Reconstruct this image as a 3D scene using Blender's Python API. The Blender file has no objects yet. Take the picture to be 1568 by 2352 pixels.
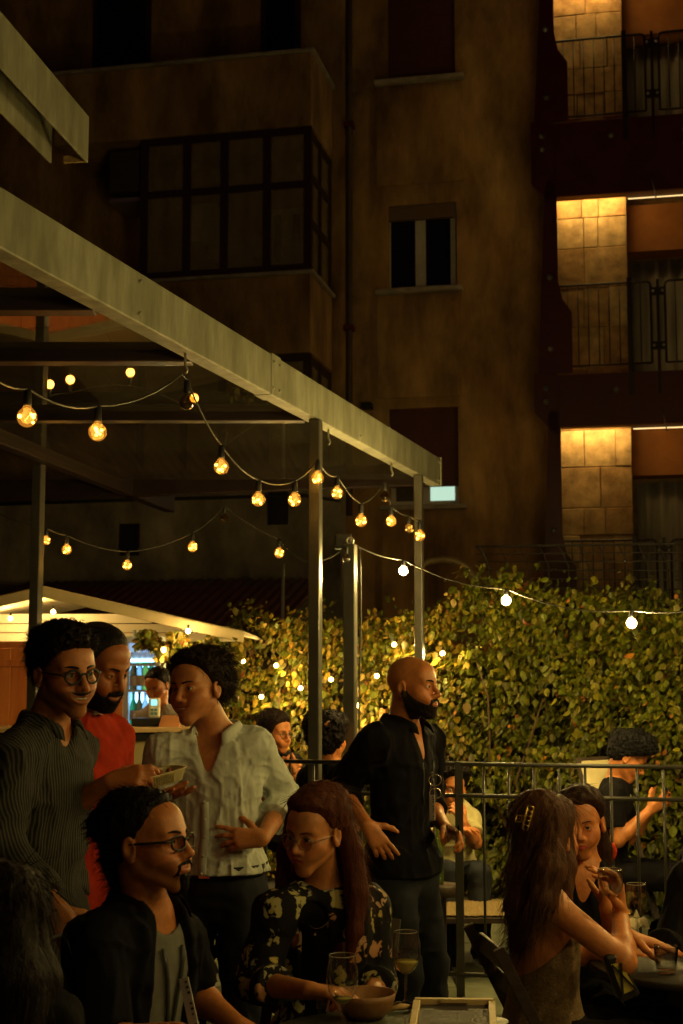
import bpy, math, random
import numpy as np
from mathutils import Vector, Matrix

# ------------------------------------------------------------------ camera, world, exposure
F, CX, CY, PITCH, CAMZ = 3267.0, 784.0, 1175.5, math.radians(6.37), 1.68
scn = bpy.context.scene
col = scn.collection
cam_d = bpy.data.cameras.new('camera')
cam_d.sensor_fit = 'HORIZONTAL'; cam_d.sensor_width = 24.0; cam_d.lens = 50.0
cam_d.clip_start = 0.05; cam_d.clip_end = 400
cam_d.dof.use_dof = True; cam_d.dof.focus_distance = 5.2; cam_d.dof.aperture_fstop = 6.3
cam = bpy.data.objects.new('camera', cam_d); col.objects.link(cam)
cam.location = (0, 0, CAMZ); cam.rotation_euler = (math.pi/2 + PITCH, 0, 0)
scn.camera = cam
world = bpy.data.worlds.new('World'); scn.world = world; world.use_nodes = True
wn = world.node_tree.nodes; wl = world.node_tree.links
sky = wn.new('ShaderNodeTexSky'); sky.sky_type = 'NISHITA'; sky.sun_disc = False
sky.sun_elevation = math.radians(-4.0); sky.sun_rotation = math.radians(200)
tnt = wn.new('ShaderNodeMix'); tnt.data_type = 'RGBA'; tnt.blend_type = 'MULTIPLY'; tnt.inputs['Factor'].default_value = 1; tnt.inputs['B'].default_value = (1,.34,.42,1)   # sodium-lit town haze
wl.new(sky.outputs['Color'], tnt.inputs['A']); wl.new(tnt.outputs['Result'], wn['Background'].inputs['Color'])
wn['Background'].inputs['Strength'].default_value = 0.1
scn.view_settings.view_transform = 'Standard'; scn.view_settings.look = 'None'
scn.view_settings.exposure = 0.35; scn.view_settings.gamma = 1.0
cy = scn.cycles
cy.use_denoising = True; cy.sample_clamp_indirect = 2.0; cy.sample_clamp_direct = 0
cy.max_bounces = 8; cy.diffuse_bounces = 3; cy.glossy_bounces = 4; cy.transmission_bounces = 8; cy.transparent_max_bounces = 16
cy.caustics_reflective = False; cy.caustics_refractive = False
random.seed(7); RNG = np.random.default_rng(7)

CP, SP = math.cos(PITCH), math.sin(PITCH)
def ray(vx, vy):
    a, b = (vx-CX)/F, -(vy-CY)/F
    return Vector((a, CP - b*SP, SP + b*CP))
def at(vx, vy, Y):
    r = ray(vx, vy); t = Y/r.y
    return Vector((r.x*t, Y, CAMZ + r.z*t))
def atz(vx, vy, z):
    r = ray(vx, vy); t = (z-CAMZ)/r.z
    return Vector((r.x*t, r.y*t, z))

# ------------------------------------------------------------------ materials
MATS = {}
def mat(name, c=(.5,.5,.5), rough=.6, metal=0, spec=.5, var=0, vscale=6, c2=None, bump=0, bscale=40, stretch=(1,1,1),
        emit=None, estr=0, attr=None, trans=0, ior=1.45, detail=6, sheen=0, coat=0, sss=0):
    if name in MATS: return MATS[name]
    m = bpy.data.materials.new(name); m.use_nodes = True; MATS[name] = m
    nt = m.node_tree; n = nt.nodes; L = nt.links
    p = n['Principled BSDF']
    p.inputs['Base Color'].default_value = (*c, 1); p.inputs['Roughness'].default_value = rough
    p.inputs['Metallic'].default_value = metal; p.inputs['Specular IOR Level'].default_value = spec
    p.inputs['Transmission Weight'].default_value = trans; p.inputs['IOR'].default_value = ior
    if sheen: p.inputs['Sheen Weight'].default_value = sheen
    if sss:
        p.inputs['Subsurface Weight'].default_value = sss; p.inputs['Subsurface Radius'].default_value = (1,.35,.18); p.inputs['Subsurface Scale'].default_value = .008
    if coat: p.inputs['Coat Weight'].default_value = coat
    tc = n.new('ShaderNodeTexCoord'); mp = n.new('ShaderNodeMapping'); mp.inputs['Scale'].default_value = stretch
    L.new(tc.outputs['Object'], mp.inputs['Vector'])
    src = None
    if attr:
        a = n.new('ShaderNodeAttribute'); a.attribute_name = attr; src = a.outputs['Color']
    def ramp(sc, a, b, lo, hi):
        t = n.new('ShaderNodeTexNoise'); t.inputs['Scale'].default_value = sc; t.inputs['Detail'].default_value = detail; t.inputs['Roughness'].default_value = .62
        L.new(mp.outputs[0], t.inputs['Vector']); r = n.new('ShaderNodeValToRGB')
        r.color_ramp.elements[0].position = lo; r.color_ramp.elements[1].position = hi
        r.color_ramp.elements[0].color = (*a, 1); r.color_ramp.elements[1].color = (*b, 1)
        L.new(t.outputs['Fac'], r.inputs['Fac']); return r.outputs['Color']
    if c2: src = ramp(vscale, c, c2, .36, .66)
    if var:
        v = ramp(vscale*1.7 if c2 else vscale, (1-var,)*3, (1,1,1), .34, .64)
        mx = n.new('ShaderNodeMix'); mx.data_type = 'RGBA'; mx.blend_type = 'MULTIPLY'; mx.inputs['Factor'].default_value = 1
        if src is None: mx.inputs['A'].default_value = (*c, 1)
        else: L.new(src, mx.inputs['A'])
        L.new(v, mx.inputs['B']); src = mx.outputs['Result']
    if src is not None: L.new(src, p.inputs['Base Color'])
    if bump:
        t = n.new('ShaderNodeTexNoise'); t.inputs['Scale'].default_value = bscale; t.inputs['Detail'].default_value = 4
        L.new(mp.outputs[0], t.inputs['Vector'])
        b = n.new('ShaderNodeBump'); b.inputs['Strength'].default_value = bump; b.inputs['Distance'].default_value = .01
        L.new(t.outputs['Fac'], b.inputs['Height']); L.new(b.outputs[0], p.inputs['Normal'])
    if emit:
        p.inputs['Emission Color'].default_value = (*emit, 1); p.inputs['Emission Strength'].default_value = estr
    return m
def thin_glass(name, tint=(1,1,1), rough=.02, ior=1.5, boost=1.0, dirt_glow=0.0, dcol=(.3,.28,.2)):
    m = bpy.data.materials.new(name); m.use_nodes = True; MATS[name] = m
    nt = m.node_tree; n = nt.nodes; L = nt.links; n.remove(n['Principled BSDF'])
    out = n['Material Output']
    tr = n.new('ShaderNodeBsdfTransparent'); tr.inputs[0].default_value = (*tint, 1)
    gl = n.new('ShaderNodeBsdfGlossy'); gl.inputs['Roughness'].default_value = rough
    fr = n.new('ShaderNodeFresnel'); ge = n.new('ShaderNodeNewGeometry'); io = n.new('ShaderNodeMix'); io.inputs['A'].default_value = ior; io.inputs['B'].default_value = 1/ior
    L.new(ge.outputs['Backfacing'], io.inputs['Factor']); L.new(io.outputs['Result'], fr.inputs['IOR'])   # a pane reflects the same from both sides
    mul = n.new('ShaderNodeMath'); mul.operation = 'MULTIPLY'; mul.inputs[1].default_value = boost; mul.use_clamp = True
    L.new(fr.outputs[0], mul.inputs[0])
    mix = n.new('ShaderNodeMixShader'); L.new(mul.outputs[0], mix.inputs[0]); L.new(tr.outputs[0], mix.inputs[1]); L.new(gl.outputs[0], mix.inputs[2])
    last = mix
    if dirt_glow:  # diffuse film: dirt on the roof panes, painted interior glow on the bay
        df = n.new('ShaderNodeBsdfDiffuse'); df.inputs[0].default_value = (*dcol, 1)
        tx = n.new('ShaderNodeTexNoise'); tx.inputs['Scale'].default_value = 3; tx.inputs['Detail'].default_value = 8
        mr = n.new('ShaderNodeMath'); mr.operation = 'MULTIPLY'; mr.inputs[1].default_value = dirt_glow; mr.use_clamp = True
        L.new(tx.outputs['Fac'], mr.inputs[0])
        last = n.new('ShaderNodeMixShader'); L.new(mr.outputs[0], last.inputs[0]); L.new(mix.outputs[0], last.inputs[1]); L.new(df.outputs[0], last.inputs[2])
    L.new(last.outputs[0], out.inputs['Surface'])
    return m
def emit_mat(name, c, s, sample=False):
    m = mat(name, (.02,.02,.02), .5, emit=c, estr=s)
    if not sample: m.cycles.emission_sampling = 'NONE'
    return m

# ------------------------------------------------------------------ mesh helpers
class MB:
    def __init__(s): s.v = []; s.f = []; s.sm = []; s.mi = []; s.cur = 0
    def add(s, vs, fs, smooth=False):
        o = len(s.v); s.v += [tuple(v) for v in vs]
        for f in fs: s.f.append(tuple(i+o for i in f)); s.sm.append(smooth); s.mi.append(s.cur)
        return s
    def box(s, lo, hi, M=None):
        vs = [Vector((x,y,z)) for x in (lo[0],hi[0]) for y in (lo[1],hi[1]) for z in (lo[2],hi[2])]
        if M is not None: vs = [M(v) if callable(M) else M @ v for v in vs]
        return s.add(vs, [(0,1,3,2),(4,6,7,5),(0,4,5,1),(2,3,7,6),(0,2,6,4),(1,5,7,3)])
    def hexa(s, p):  # 8 points: bottom 4 (ccw), top 4
        return s.add(p, [(3,2,1,0),(4,5,6,7),(0,1,5,4),(1,2,6,5),(2,3,7,6),(3,0,4,7)])
    def beam(s, a, b, w, h, up=(0,0,1)):
        a, b = Vector(a), Vector(b); d = (b-a).normalized(); u = Vector(up); r = d.cross(u).normalized(); u = r.cross(d).normalized()
        p = [q + r*x*w/2 + u*y*h/2 for q in (a,b) for x,y in ((-1,-1),(1,-1),(1,1),(-1,1))]
        return s.add(p, [(0,1,2,3),(7,6,5,4),(0,4,5,1),(1,5,6,2),(2,6,7,3),(3,7,4,0)])
    def tube(s, pts, r, n=8, cap=True):
        pts = [Vector(p) for p in pts]; R = r if hasattr(r, '__len__') else [r]*len(pts)
        vs = []; fs = []; ref = None
        for i, p in enumerate(pts):
            d = (pts[min(i+1,len(pts)-1)] - pts[max(i-1,0)]).normalized()
            if ref is None: ref = d.orthogonal().normalized()
            else:
                ref = (ref - d*ref.dot(d))
                ref = ref.normalized() if ref.length > 1e-6 else d.orthogonal().normalized()
            q = d.cross(ref)
            for k in range(n):
                a = 2*math.pi*k/n; vs.append(p + (ref*math.cos(a) + q*math.sin(a))*R[i])
        for i in range(len(pts)-1):
            for k in range(n): fs.append((i*n+k, i*n+(k+1)%n, (i+1)*n+(k+1)%n, (i+1)*n+k))
        if cap: fs += [tuple(range(n-1,-1,-1)), tuple(range((len(pts)-1)*n, len(pts)*n))]
        return s.add(vs, fs, True)
    def lathe(s, prof, c, n=20, M=None, cap=False):
        vs = []; fs = []; c = Vector(c)
        for (r, z) in prof:
            for k in range(n):
                a = 2*math.pi*k/n; v = Vector((r*math.cos(a), r*math.sin(a), z))
                if M is not None: v = M @ v
                vs.append(c + v)
        for i in range(len(prof)-1):
            for k in range(n): fs.append((i*n+k, i*n+(k+1)%n, (i+1)*n+(k+1)%n, (i+1)*n+k))
        if cap: fs += [tuple(range(n-1,-1,-1)), tuple(range((len(prof)-1)*n, len(prof)*n))]
        return s.add(vs, fs, True)
    def ball(s, c, r, n=8):
        prof = [(r*math.sin(math.pi*i/n), -r*math.cos(math.pi*i/n)) for i in range(n+1)]
        prof[0] = (r*.02, -r); prof[-1] = (r*.02, r)
        return s.lathe(prof, c, n+2)
    def grid(s, P, smooth=True, closed=False):
        r, c = len(P), len(P[0]); vs = [p for row in P for p in row]; fs = []
        for i in range(r-1):
            for j in range(c if closed else c-1): fs.append((i*c+j, i*c+(j+1)%c, (i+1)*c+(j+1)%c, (i+1)*c+j))
        return s.add(vs, fs, smooth)
    def build(s, name, m, parent=None, base=None, thick=0, bevel=0, recalc=True):
        me = bpy.data.meshes.new(name)
        b = Vector(base) if base is not None else (Vector(parent['_b']) if parent is not None and '_b' in parent else Vector((0,0,0)))
        me.from_pydata([tuple(Vector(v)-b) for v in s.v], [], s.f)
        me.polygons.foreach_set('use_smooth', s.sm)
        ms = m if isinstance(m, (list, tuple)) else [m]
        for q in ms: me.materials.append(q)
        if len(ms) > 1: me.polygons.foreach_set('material_index', s.mi)
        me.update()
        o = bpy.data.objects.new(name, me); col.objects.link(o)
        if parent is not None: o.parent = parent
        else: o.location = b
        if parent is None: o['_b'] = tuple(b)
        else: o['_b'] = tuple(b)
        if thick:
            md = o.modifiers.new('s', 'SOLIDIFY'); md.thickness = thick; md.offset = 0
        if bevel:
            md = o.modifiers.new('b', 'BEVEL'); md.width = bevel; md.segments = 2; md.limit_method = 'ANGLE'
        return o
def empty(name, loc):
    o = bpy.data.objects.new(name, None); o.empty_display_size = .1; col.objects.link(o); o.location = loc; o['_b'] = tuple(loc)
    return o
def tag(o, label=None, cat=None, group=None, kind=None):
    if label: o['label'] = label
    if cat: o['category'] = cat
    if group: o['group'] = group
    if kind: o['kind'] = kind
    return o
def inst(src, loc, parent, name=None):
    o = bpy.data.objects.new(name or src.name.split('.')[0], src.data); col.objects.link(o); o.parent = parent; o.location = loc
    return o

M_PERG = mat('pergola_paint', (.23,.23,.16), .5, c2=(.37,.37,.28), var=.35, vscale=4.5, stretch=(1.6,1.6,.45), bump=.15, bscale=60, detail=12)
M_PERGD = mat('pergola_dark_steel', (.026,.017,.015), .35, var=.3, vscale=4, bump=.05)
M_POST = mat('post_grey_paint', (.085,.08,.065), .34, var=.3, vscale=5, bump=.06)
M_MAROON = mat('maroon_steel', (.10,.016,.02), .45, var=.3, vscale=3, bump=.05)
M_STEEL = mat('bolt_steel', (.5,.48,.42), .35, metal=.8)
M_BLACK = mat('black_plastic', (.012,.012,.012), .45)
M_WIRE = mat('cable_rubber', (.03,.026,.02), .5)
M_PLASTER = mat('ochre_plaster', (.34,.19,.06), .9, c2=(.66,.43,.17), var=.68, vscale=1.1, stretch=(1,1,.38), bump=.6, bscale=12, detail=14)
M_PLASTER2 = mat('stained_render', (.20,.17,.12), .9, c2=(.42,.36,.26), var=.75, vscale=.9, stretch=(1,1,.6), bump=.4, bscale=10, detail=10)
M_SILL = mat('sill_stone', (.42,.38,.31), .8, var=.4, vscale=5)
M_WHITEF = mat('white_window_frame', (.62,.60,.54), .45, var=.15, vscale=8)
M_DARKGLASS = mat('dark_window_glass', (.008,.008,.012), .06, spec=.6)
M_FRAME = mat('brown_veranda_frame', (.05,.022,.018), .5, var=.3)
M_WOOD = mat('orange_plank_wood', (.40,.11,.025), .6, c2=(.54,.19,.045), vscale=2.5, stretch=(6,6,.8), bump=.15, bscale=30)
M_CREAM = mat('cream_painted_board', (.75,.66,.46), .55, var=.12, vscale=4)
M_TRUNK = mat('ivy_stem', (.10,.06,.03), .9)
M_GROUND = mat('terrace_floor', (.16,.14,.11), .75, c2=(.24,.22,.17), vscale=3, bump=.2, bscale=25, var=.3)
# ------------------------------------------------------------------ ground and sky-lit setting
mb = MB(); mb.add([(-60,-30,0),(60,-30,0),(60,90,0),(-60,90,0)], [(0,1,2,3)])
tag(mb.build('ground', M_GROUND), kind='structure')
# stone paving of the terrace beyond the railing, slab by slab
pav = MB(); pav.add([(-4.5,6.9,.02),(5,6.9,.02),(5,13.5,.02),(-4.5,13.5,.02)], [(0,1,2,3)])
M_SLAB = mat('pale_green_slab', (.13,.14,.085), .7, c2=(.19,.20,.125), vscale=3, var=.25, bump=.15, bscale=30)
pavement = tag(pav.build('pavement', mat('slab_joint', (.09,.085,.07), .9)), kind='structure')
sl = MB(); sl.box((-.295,-.295,0),(.295,.295,.03)); slab0 = None
for i in range(8):
    for j in range(6):
        if slab0 is None:
            slab0 = sl.build('slab', M_SLAB, pavement, base=(0,0,0), bevel=.006); slab0.location = (-.9, 7.3, .021)
        else:
            o = inst(slab0, (-.9+.6*i, 7.3+.6*j, .021+random.uniform(-.001,.002)), pavement, 'slab')
            md = o.modifiers.new('b', 'BEVEL'); md.width = .006

# ------------------------------------------------------------------ building frame
OX, OY = -.05, 20.5
UX, UY = .977, -.213
NX, NY = .213, .977
def W(u, d, z): return Vector((OX + u*UX + d*NX, OY + u*UY + d*NY, z))
def WM(v): return W(v[0], v[1], v[2])
def bw(vx, vy, d):
    r = ray(vx, vy)
    t = (d + OX*NX + OY*NY)/(r.x*NX + r.y*NY)
    X, Y = r.x*t, r.y*t
    return ((X-OX)*UX + (Y-OY)*UY, CAMZ + r.z*t)
def wbox(mb, u0, u1, d0, d1, z0, z1): return mb.box((min(u0,u1),min(d0,d1),min(z0,z1)), (max(u0,u1),max(d0,d1),max(z0,z1)), WM)

bld = empty('apartment_building', W(0,0,0))
tag(bld, 'old ochre rendered apartment block with glazed bay and shuttered windows behind the pergola', 'building')
BD = -1.4  # bay front
uR = bw(1268, 700, 0)[0]
wins = []   # (u0,u1,z0,z1)
for (x0,x1,y0,y1) in ((882,1043,468,664), (893,1052,936,1160), (880,1046,-60,183)):
    u0, z1 = bw(x0, (y0), 0); u1, _ = bw(x1, y0, 0); _, z0 = bw((x0+x1)/2, y1, 0); z1 = bw((x0+x1)/2, y0, 0)[1]
    wins.append((u0,u1,z0,z1))
wins.sort(key=lambda w: w[2])
mb = MB()
wu0, wu1 = wins[0][0], wins[0][1]
wbox(mb, -12, wu0, 0, .35, 0, 22); wbox(mb, wu1, uR+.6, 0, .35, 0, 22)
zz = 0
for w in wins: wbox(mb, wu0, wu1, 0, .35, zz, w[2]); zz = w[3]
wbox(mb, wu0, wu1, 0, .35, zz, 22)
mb.build('wall', M_PLASTER, bld)
# windows
M_SHUT = mat('maroon_shutter', (.11,.035,.028), .6, var=.2, vscale=5)
M_LIT = mat('lit_pane', (.3,.4,.35), .3, emit=(.50,.74,.58), estr=.8)
M_DIM = mat('dim_pane', (.12,.11,.08), .12, var=.3)
for i, (u0,u1,z0,z1) in enumerate(wins):
    s = MB(); wbox(s, u0-.12, u1+.12, -.16, .1, z0-.07, z0-.005); s.build('window_sill', M_SILL, bld, bevel=.01)
    fr = MB(); t = .075; dpt = (.12,.18); e = .004
    wbox(fr, u0+e, u1-e, *dpt, z0+e, z0+t); wbox(fr, u0+e, u1-e, *dpt, z1-t, z1-e)
    wbox(fr, u0+e, u0+t, *dpt, z0+t, z1-t); wbox(fr, u1-t, u1-e, *dpt, z0+t, z1-t)
    um = (u0+u1)/2; wbox(fr, um-.075, um+.075, .105, .19, z0+t, z1-t)
    f = fr.build('window', M_WHITEF, bld)
    for k, (a, b) in enumerate(((u0+t, um-.075), (um+.075, u1-t))):
        p = MB(); wbox(p, a, b, .14, .155, z0+t, z1-t)
        m = M_DARKGLASS if i != 0 else (M_DIM if k == 0 else M_LIT)
        p.build('pane', m, f)
    bk = MB(); wbox(bk, u0, u1, .36, .40, z0, z1); bk.build('room_back', M_BLACK, bld)
    hd = MB(); wbox(hd, u0+.01, u1-.01, .02, .1, z1-.22, z1-.01)
    if i == 1: hd.build('shutter_box', mat('shutter_box_paint', (.16,.10,.05), .7), bld)
    if i != 1:   # roller shutter, slats joined
        sh = MB(); zb = z0 + (.19*(z1-z0) if i == 0 else .02); z = zb
        while z < z1-.02:
            wbox(sh, u0+.012, u1-.012, .055, .075, z, z+.042); wbox(sh, u0+.014, u1-.014, .062, .07, z+.042, z+.05); z += .05
        o = sh.build('roller_shutter', M_SHUT, bld); o['kind'] = 'stuff'
# string course panel under the windows, a shallow projecting spandrel
for w in wins:
    s = MB(); wbox(s, w[0]-.1, w[1]+.1, -.05, -.002, w[2]-1.6 if w[2] > 5 else .02, w[2]-.08); s.build('spandrel', M_PLASTER, bld)
# rain pipe with brackets
up = bw(801, 500, -.12)[0]
p = MB(); p.tube([W(up,-.10,z) for z in (3.9,6,9,12,16,21)], .05, 10); pipe = p.build('rain_pipe', mat('rain_pipe_paint', (.08,.05,.03), .5, var=.4), bld)
for z in (4.6, 6.62, 9.7, 12.9):
    b = MB(); wbox(b, up-.075, up+.075, -.17, .0, z, z+.07); b.build('bracket', M_MAROON, pipe)
vent = MB(); u, z = bw(845, 931, -.1); wbox(vent, u-.09, u+.06, -.2, .0, z-.05, z+.03); vent.build('wall_bracket', M_BLACK, bld)

# ---- glazed bay, storey by storey
bu0, bu1 = bw(322, 480, BD)[0], bw(714, 450, BD)[0]
zt, zb = bw(716, 289, BD)[1], bw(716, 624, BD)[1]
zp_top = bw(712, 119, BD)[1]; zlow = bw(712, 808, BD)[1]
stor = 3.12
bl0 = bu0 - 1.35
def solid(za, zb_, left=0, name='bay_wall'):
    s = MB(); wbox(s, bl0 if left else bu0, bu1, BD, -.003, za, zb_); return s.build(name, M_PLASTER, bld, bevel=.015)
solid(zt+.02, zp_top, 1); solid(zlow, zb-.02)
solid(zlow-stor+.2, zlow-stor+1.1)
for z in (zp_top, zb-.02):
    s = MB(); wbox(s, (bl0 if z == zp_top else bu0)-.05, bu1+.05, BD-.05, 0, z, z+.05); s.build('bay_coping', M_SILL, bld, bevel=.01)
def glazed(za, zb_, detail=True):
    e = MB(); wbox(e, bu0+.02, bu1-.02, BD+.1, -.004, za-.03, za); e.build('bay_floor', M_PLASTER2, bld)
    xs = [322, 428, 514, 612, 716]
    us = [bw(x, 450, BD)[0] for x in xs]; us[0] = bu0+.05; us[-1] = bu1-.05
    z_tr = zb_ - .42*(zb_-za)*.95
    for u in us:
        m = MB(); wbox(m, u-.055, u+.055, BD, BD+.07, za, zb_); m.build('mullion', M_FRAME, bld)
    for z in (za+.05, z_tr, zb_-.05):
        m = MB(); wbox(m, bu0+.11, bu1-.11, BD+.012, BD+.06, z-.05, z+.05); m.build('transom', M_FRAME, bld)
    for a, b in zip(us[:-1], us[1:]):
        for c, d in ((za+.1, z_tr-.05), (z_tr+.05, zb_-.1)):
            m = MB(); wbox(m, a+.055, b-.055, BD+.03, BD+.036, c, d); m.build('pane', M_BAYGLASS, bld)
    ds = [BD+.035, BD/2, -.06]; zs = [za+.05, za+(zb_-za)*.36, za+(zb_-za)*.68, zb_-.05]
    for d in ds[1:]:
        m = MB(); wbox(m, bu1-.09, bu1-.02, d-.045, d+.045, za, zb_); m.build('mullion', M_FRAME, bld)
    for z in zs:
        m = MB(); wbox(m, bu1-.083, bu1-.027, BD+.07, -.105, z-.045, z+.045); m.build('transom', M_FRAME, bld)
    for a, b in ((BD+.08, BD/2-.045), (BD/2+.045, -.105)):
        for c, d in zip(zs[:-1], zs[1:]):
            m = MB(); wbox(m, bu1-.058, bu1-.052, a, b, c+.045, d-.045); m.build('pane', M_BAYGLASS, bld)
M_BAYGLASS = thin_glass('veranda_glass', (.9,.88,.8), .04, dirt_glow=.55, dcol=(.50,.40,.20))  # ochre film paints the lit interior into the bay panes
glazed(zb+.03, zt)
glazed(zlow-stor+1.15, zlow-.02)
# things inside the bay: boiler, door, air conditioner
u0, z0 = bw(441, 628, -.3); u1, z1 = bw(500, 470, -.3)
m = MB(); wbox(m, u0, u1, -.4, -.01, z0+.45, z1); m.build('boiler', M_WHITEF, bld, bevel=.02)
m = MB(); m.tube([W(u0+.2,-.2,z0+.45), W(u0+.2,-.2,z0+.2), W(u0+.45,-.2,z0+.12)], .025); m.build('boiler_pipe', M_STEEL, bld)
u0, z0 = bw(622, 618, -.02); u1, z1 = bw(700, 478, -.02)
fr = MB(); wbox(fr, u0, u1, -.06, -.005, z0, z1); f = fr.build('door', M_WHITEF, bld)
um = (u0+u1)/2
for a, b in ((u0+.06, um-.09), (um+.09, u1-.06)):
    m = MB(); wbox(m, a, b, -.075, -.063, z0+.08, z1-.1); m.build('pane', M_DARKGLASS, f)
u0, z1 = bw(296, 392, -.5); u1, z0 = bw(405, 474, -.5)
ac = empty('air_conditioner', W(u0,-.5,z0)); tag(ac, 'dark box air conditioner hung on the wall inside the left end of the glazed bay', 'air conditioner')
m = MB(); wbox(m, u0, u1, -1.3, -.5, z0, z1); m.build('casing', mat('ac_paint', (.06,.05,.04), .5, var=.3), ac, bevel=.02)
m = MB(); wbox(m, u0-.02, u1+.1, -1.2, -.45, z0-.12, z0-.06); m.build('wall_rail', M_STEEL, ac)
# upper loggia: dark recess with windows behind the parapet
for x0, x1, y0, y1 in ((215,345,75,190), (600,690,30,130)):
    u0, z1 = bw(x0, y0, -.02); u1, z0 = bw(x1, y1, -.02)
    m = MB(); wbox(m, u0, u1, -.05, -.004, z0-.9, z1+.9); f = m.build('window', M_FRAME, bld)
    m = MB(); wbox(m, u0+.08, u1-.08, -.07, -.053, z0-.8, z1+.8); m.build('pane', M_DARKGLASS, f)
s = MB(); wbox(s, bl0-.05, bu1+.02, BD, -.003, zp_top+2.2, zp_top+3.2); s.build('bay_wall', M_PLASTER, bld)

# ---- low stained wall and dark shed roof under the bay
lw = MB(); z1 = bw(400, 1130, -3.2)[1]; z0 = 0
wbox(lw, -11, bw(782, 1300, -3.2)[0], -3.2, -2.9, 0, z1); wl_ = lw.build('yard_wall', M_PLASTER2, base=W(-4,-3.2,0)); tag(wl_, 'tall blackened yard wall with peeling render seen under the pergola roof', 'wall')
cp = MB(); wbox(cp, -11, bw(782,1300,-3.2)[0]+.05, -3.28, -2.85, z1+.003, z1+.09); cp.build('coping', M_SILL, wl_, bevel=.01)
for x, y in ((640,1168),(300,1240)):
    u, z = bw(x, y, -3.2); m = MB(); wbox(m, u-.12, u+.12, -3.26, -3.203, z-.2, z+.2); m.build('vent_grille', M_BLACK, wl_)
cab = MB(); pts = [W(bw(x, y, -3.25)[0], -3.26, bw(x, y, -3.25)[1]) for x, y in ((0,1158),(250,1150),(500,1143),(700,1138),(780,1150))]
cab.tube(pts, .02, 6); tag(cab.build('wall_cable', M_WIRE, base=pts[0]), 'thin cable strung along the top of the blackened yard wall', 'cable')
# corrugated shed roof
sd = empty('shed', W(-3,-5,0)); tag(sd, 'dark maroon corrugated tin shed between the bar hut and ivy hedge', 'shed')
u0, zc = bw(60, 1338, -4.4); u1 = bw(745, 1338, -4.4)[0]; zlo = bw(400, 1465, -6.6)[1]
rows = []
for t in np.linspace(0, 1, 6):
    d = -4.4 - 2.2*t; z = zc + (zlo-zc)*t
    rows.append([W(u0 + (u1-u0)*k/120, d, z + .018*math.sin(k*1.6)) for k in range(121)])
m = MB(); m.grid(rows); m.build('roof', M_MAROON, sd, thick=.006)
m = MB(); wbox(m, u0+.1, u1-.1, -6.3, -4.5, 0, zlo-.06); m.build('wall', mat('shed_tin', (.05,.03,.03), .6, var=.3), sd)
pp = MB(); u, z = bw(655, 1400, -6.4); pp.tube([W(u,-6.5,1.2), W(u,-6.5,z+.45)], .018); pp.build('vent_pipe', M_STEEL, sd)

# ------------------------------------------------------------------ right building with steel balconies
DS, DG = -1.0, -1.55
rb = empty('balcony_building', W(uR,0,0)); tag(rb, 'ashlar stone building with lit maroon steel balconies at the right edge', 'building')
M_STONE = [mat('ashlar_%s' % n, c, .85, c2=c2, vscale=3.5, var=.5, bump=.7, bscale=14, detail=9) for n, c, c2 in
           (('warm',(.44,.26,.10),(.56,.36,.15)), ('pale',(.50,.33,.14),(.62,.43,.20)), ('brown',(.36,.20,.07),(.49,.30,.12)))]
M_MORTAR = mat('mortar', (.34,.22,.09), .95, var=.4)
M_TUBE = emit_mat('led_tube', (1,.68,.22), 55, True); M_TUBE2 = emit_mat('door_tube', (1,.66,.26), 1.7, True)
su0, su1 = bw(1266, 700, DS)[0], bw(1443, 700, DS)[0]
uend = su1 + 3.2
core = MB(); wbox(core, su0+.03, su1-.03, DS+.06, 0, 0, 21); wbox(core, su1-.03, uend, DS+.75, 0, 0, 21); core.build('wall', M_MORTAR, rb)
# storey levels from the photograph (girder top, girder bottom)
z_rt = [bw(1262, y, DG)[1] for y in (96, 658, 1243)]
z_rb = [bw(1275, y, DG)[1] for y in (270, 842, 1428)]
z_gt = [bw(1275, y, DG)[1] for y in (284, 862, 1450)]
z_gb = [bw(1270, y, DG)[1] for y in (452, 980, 1570)]
z_gb.insert(0, z_gb[0] + (z_gb[0]-z_gb[1])); z_gt.insert(0, z_gt[0] + (z_gt[0]-z_gt[1])); z_rt.insert(0, z_rt[0]+3.3); z_rb.insert(0, z_rb[0]+3.3)
# individual ashlar blocks
stone_src = {}
rs = random.Random(3)
z = max(0, z_gb[3]-.3)
courses = []
while z < z_gb[0]+.3:
    h = rs.choice((.36,.42,.50,.55)); courses.append((z, h)); z += h
for ci, (z, h) in enumerate(courses):
    u = su0; wtot = su1-su0
    cuts = [0, rs.uniform(.3,.48), rs.uniform(.62,.8), 1] if ci % 3 else [0, rs.uniform(.4,.62), 1]
    for a, b in zip(cuts[:-1], cuts[1:]):
        m = MB(); g = rs.uniform(.002,.006); pr = rs.uniform(0,.014)
        wbox(m, su0+a*wtot+g, su0+b*wtot-g, DS-pr, DS+.09, z+g, z+h-g); m.build('stone', rs.choice(M_STONE), rb, bevel=.008)
# door recess with lintel and curtain, per storey
M_LINT = mat('terracotta_lintel', (.42,.16,.035), .75, var=.25, vscale=3)
M_CURT = mat('grey_curtain', (.30,.28,.22), .85, var=.3, vscale=3, stretch=(3,3,.5))
for s in range(4):
    zf = z_gt[s]; zt_ = z_gb[s-1] if s > 0 else z_gb[0]+3.3
    if zt_ - zf < 1: continue
    m = MB(); wbox(m, su1, uend, DS+.35, DS+.74, zt_-.55, zt_+.1); m.build('lintel', M_LINT, rb)
    rows = []
    for k in range(2):
        zq = (zf, zt_-.62)[k]
        rows.append([W(su1+.05+(uend-su1-.1)*j/140, DS+.62+.035*math.sin(j*.75)+.015*math.sin(j*.31), zq) for j in range(141)])
    m = MB(); m.grid(rows); m.build('curtain', M_CURT, rb, thick=.004)
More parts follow.
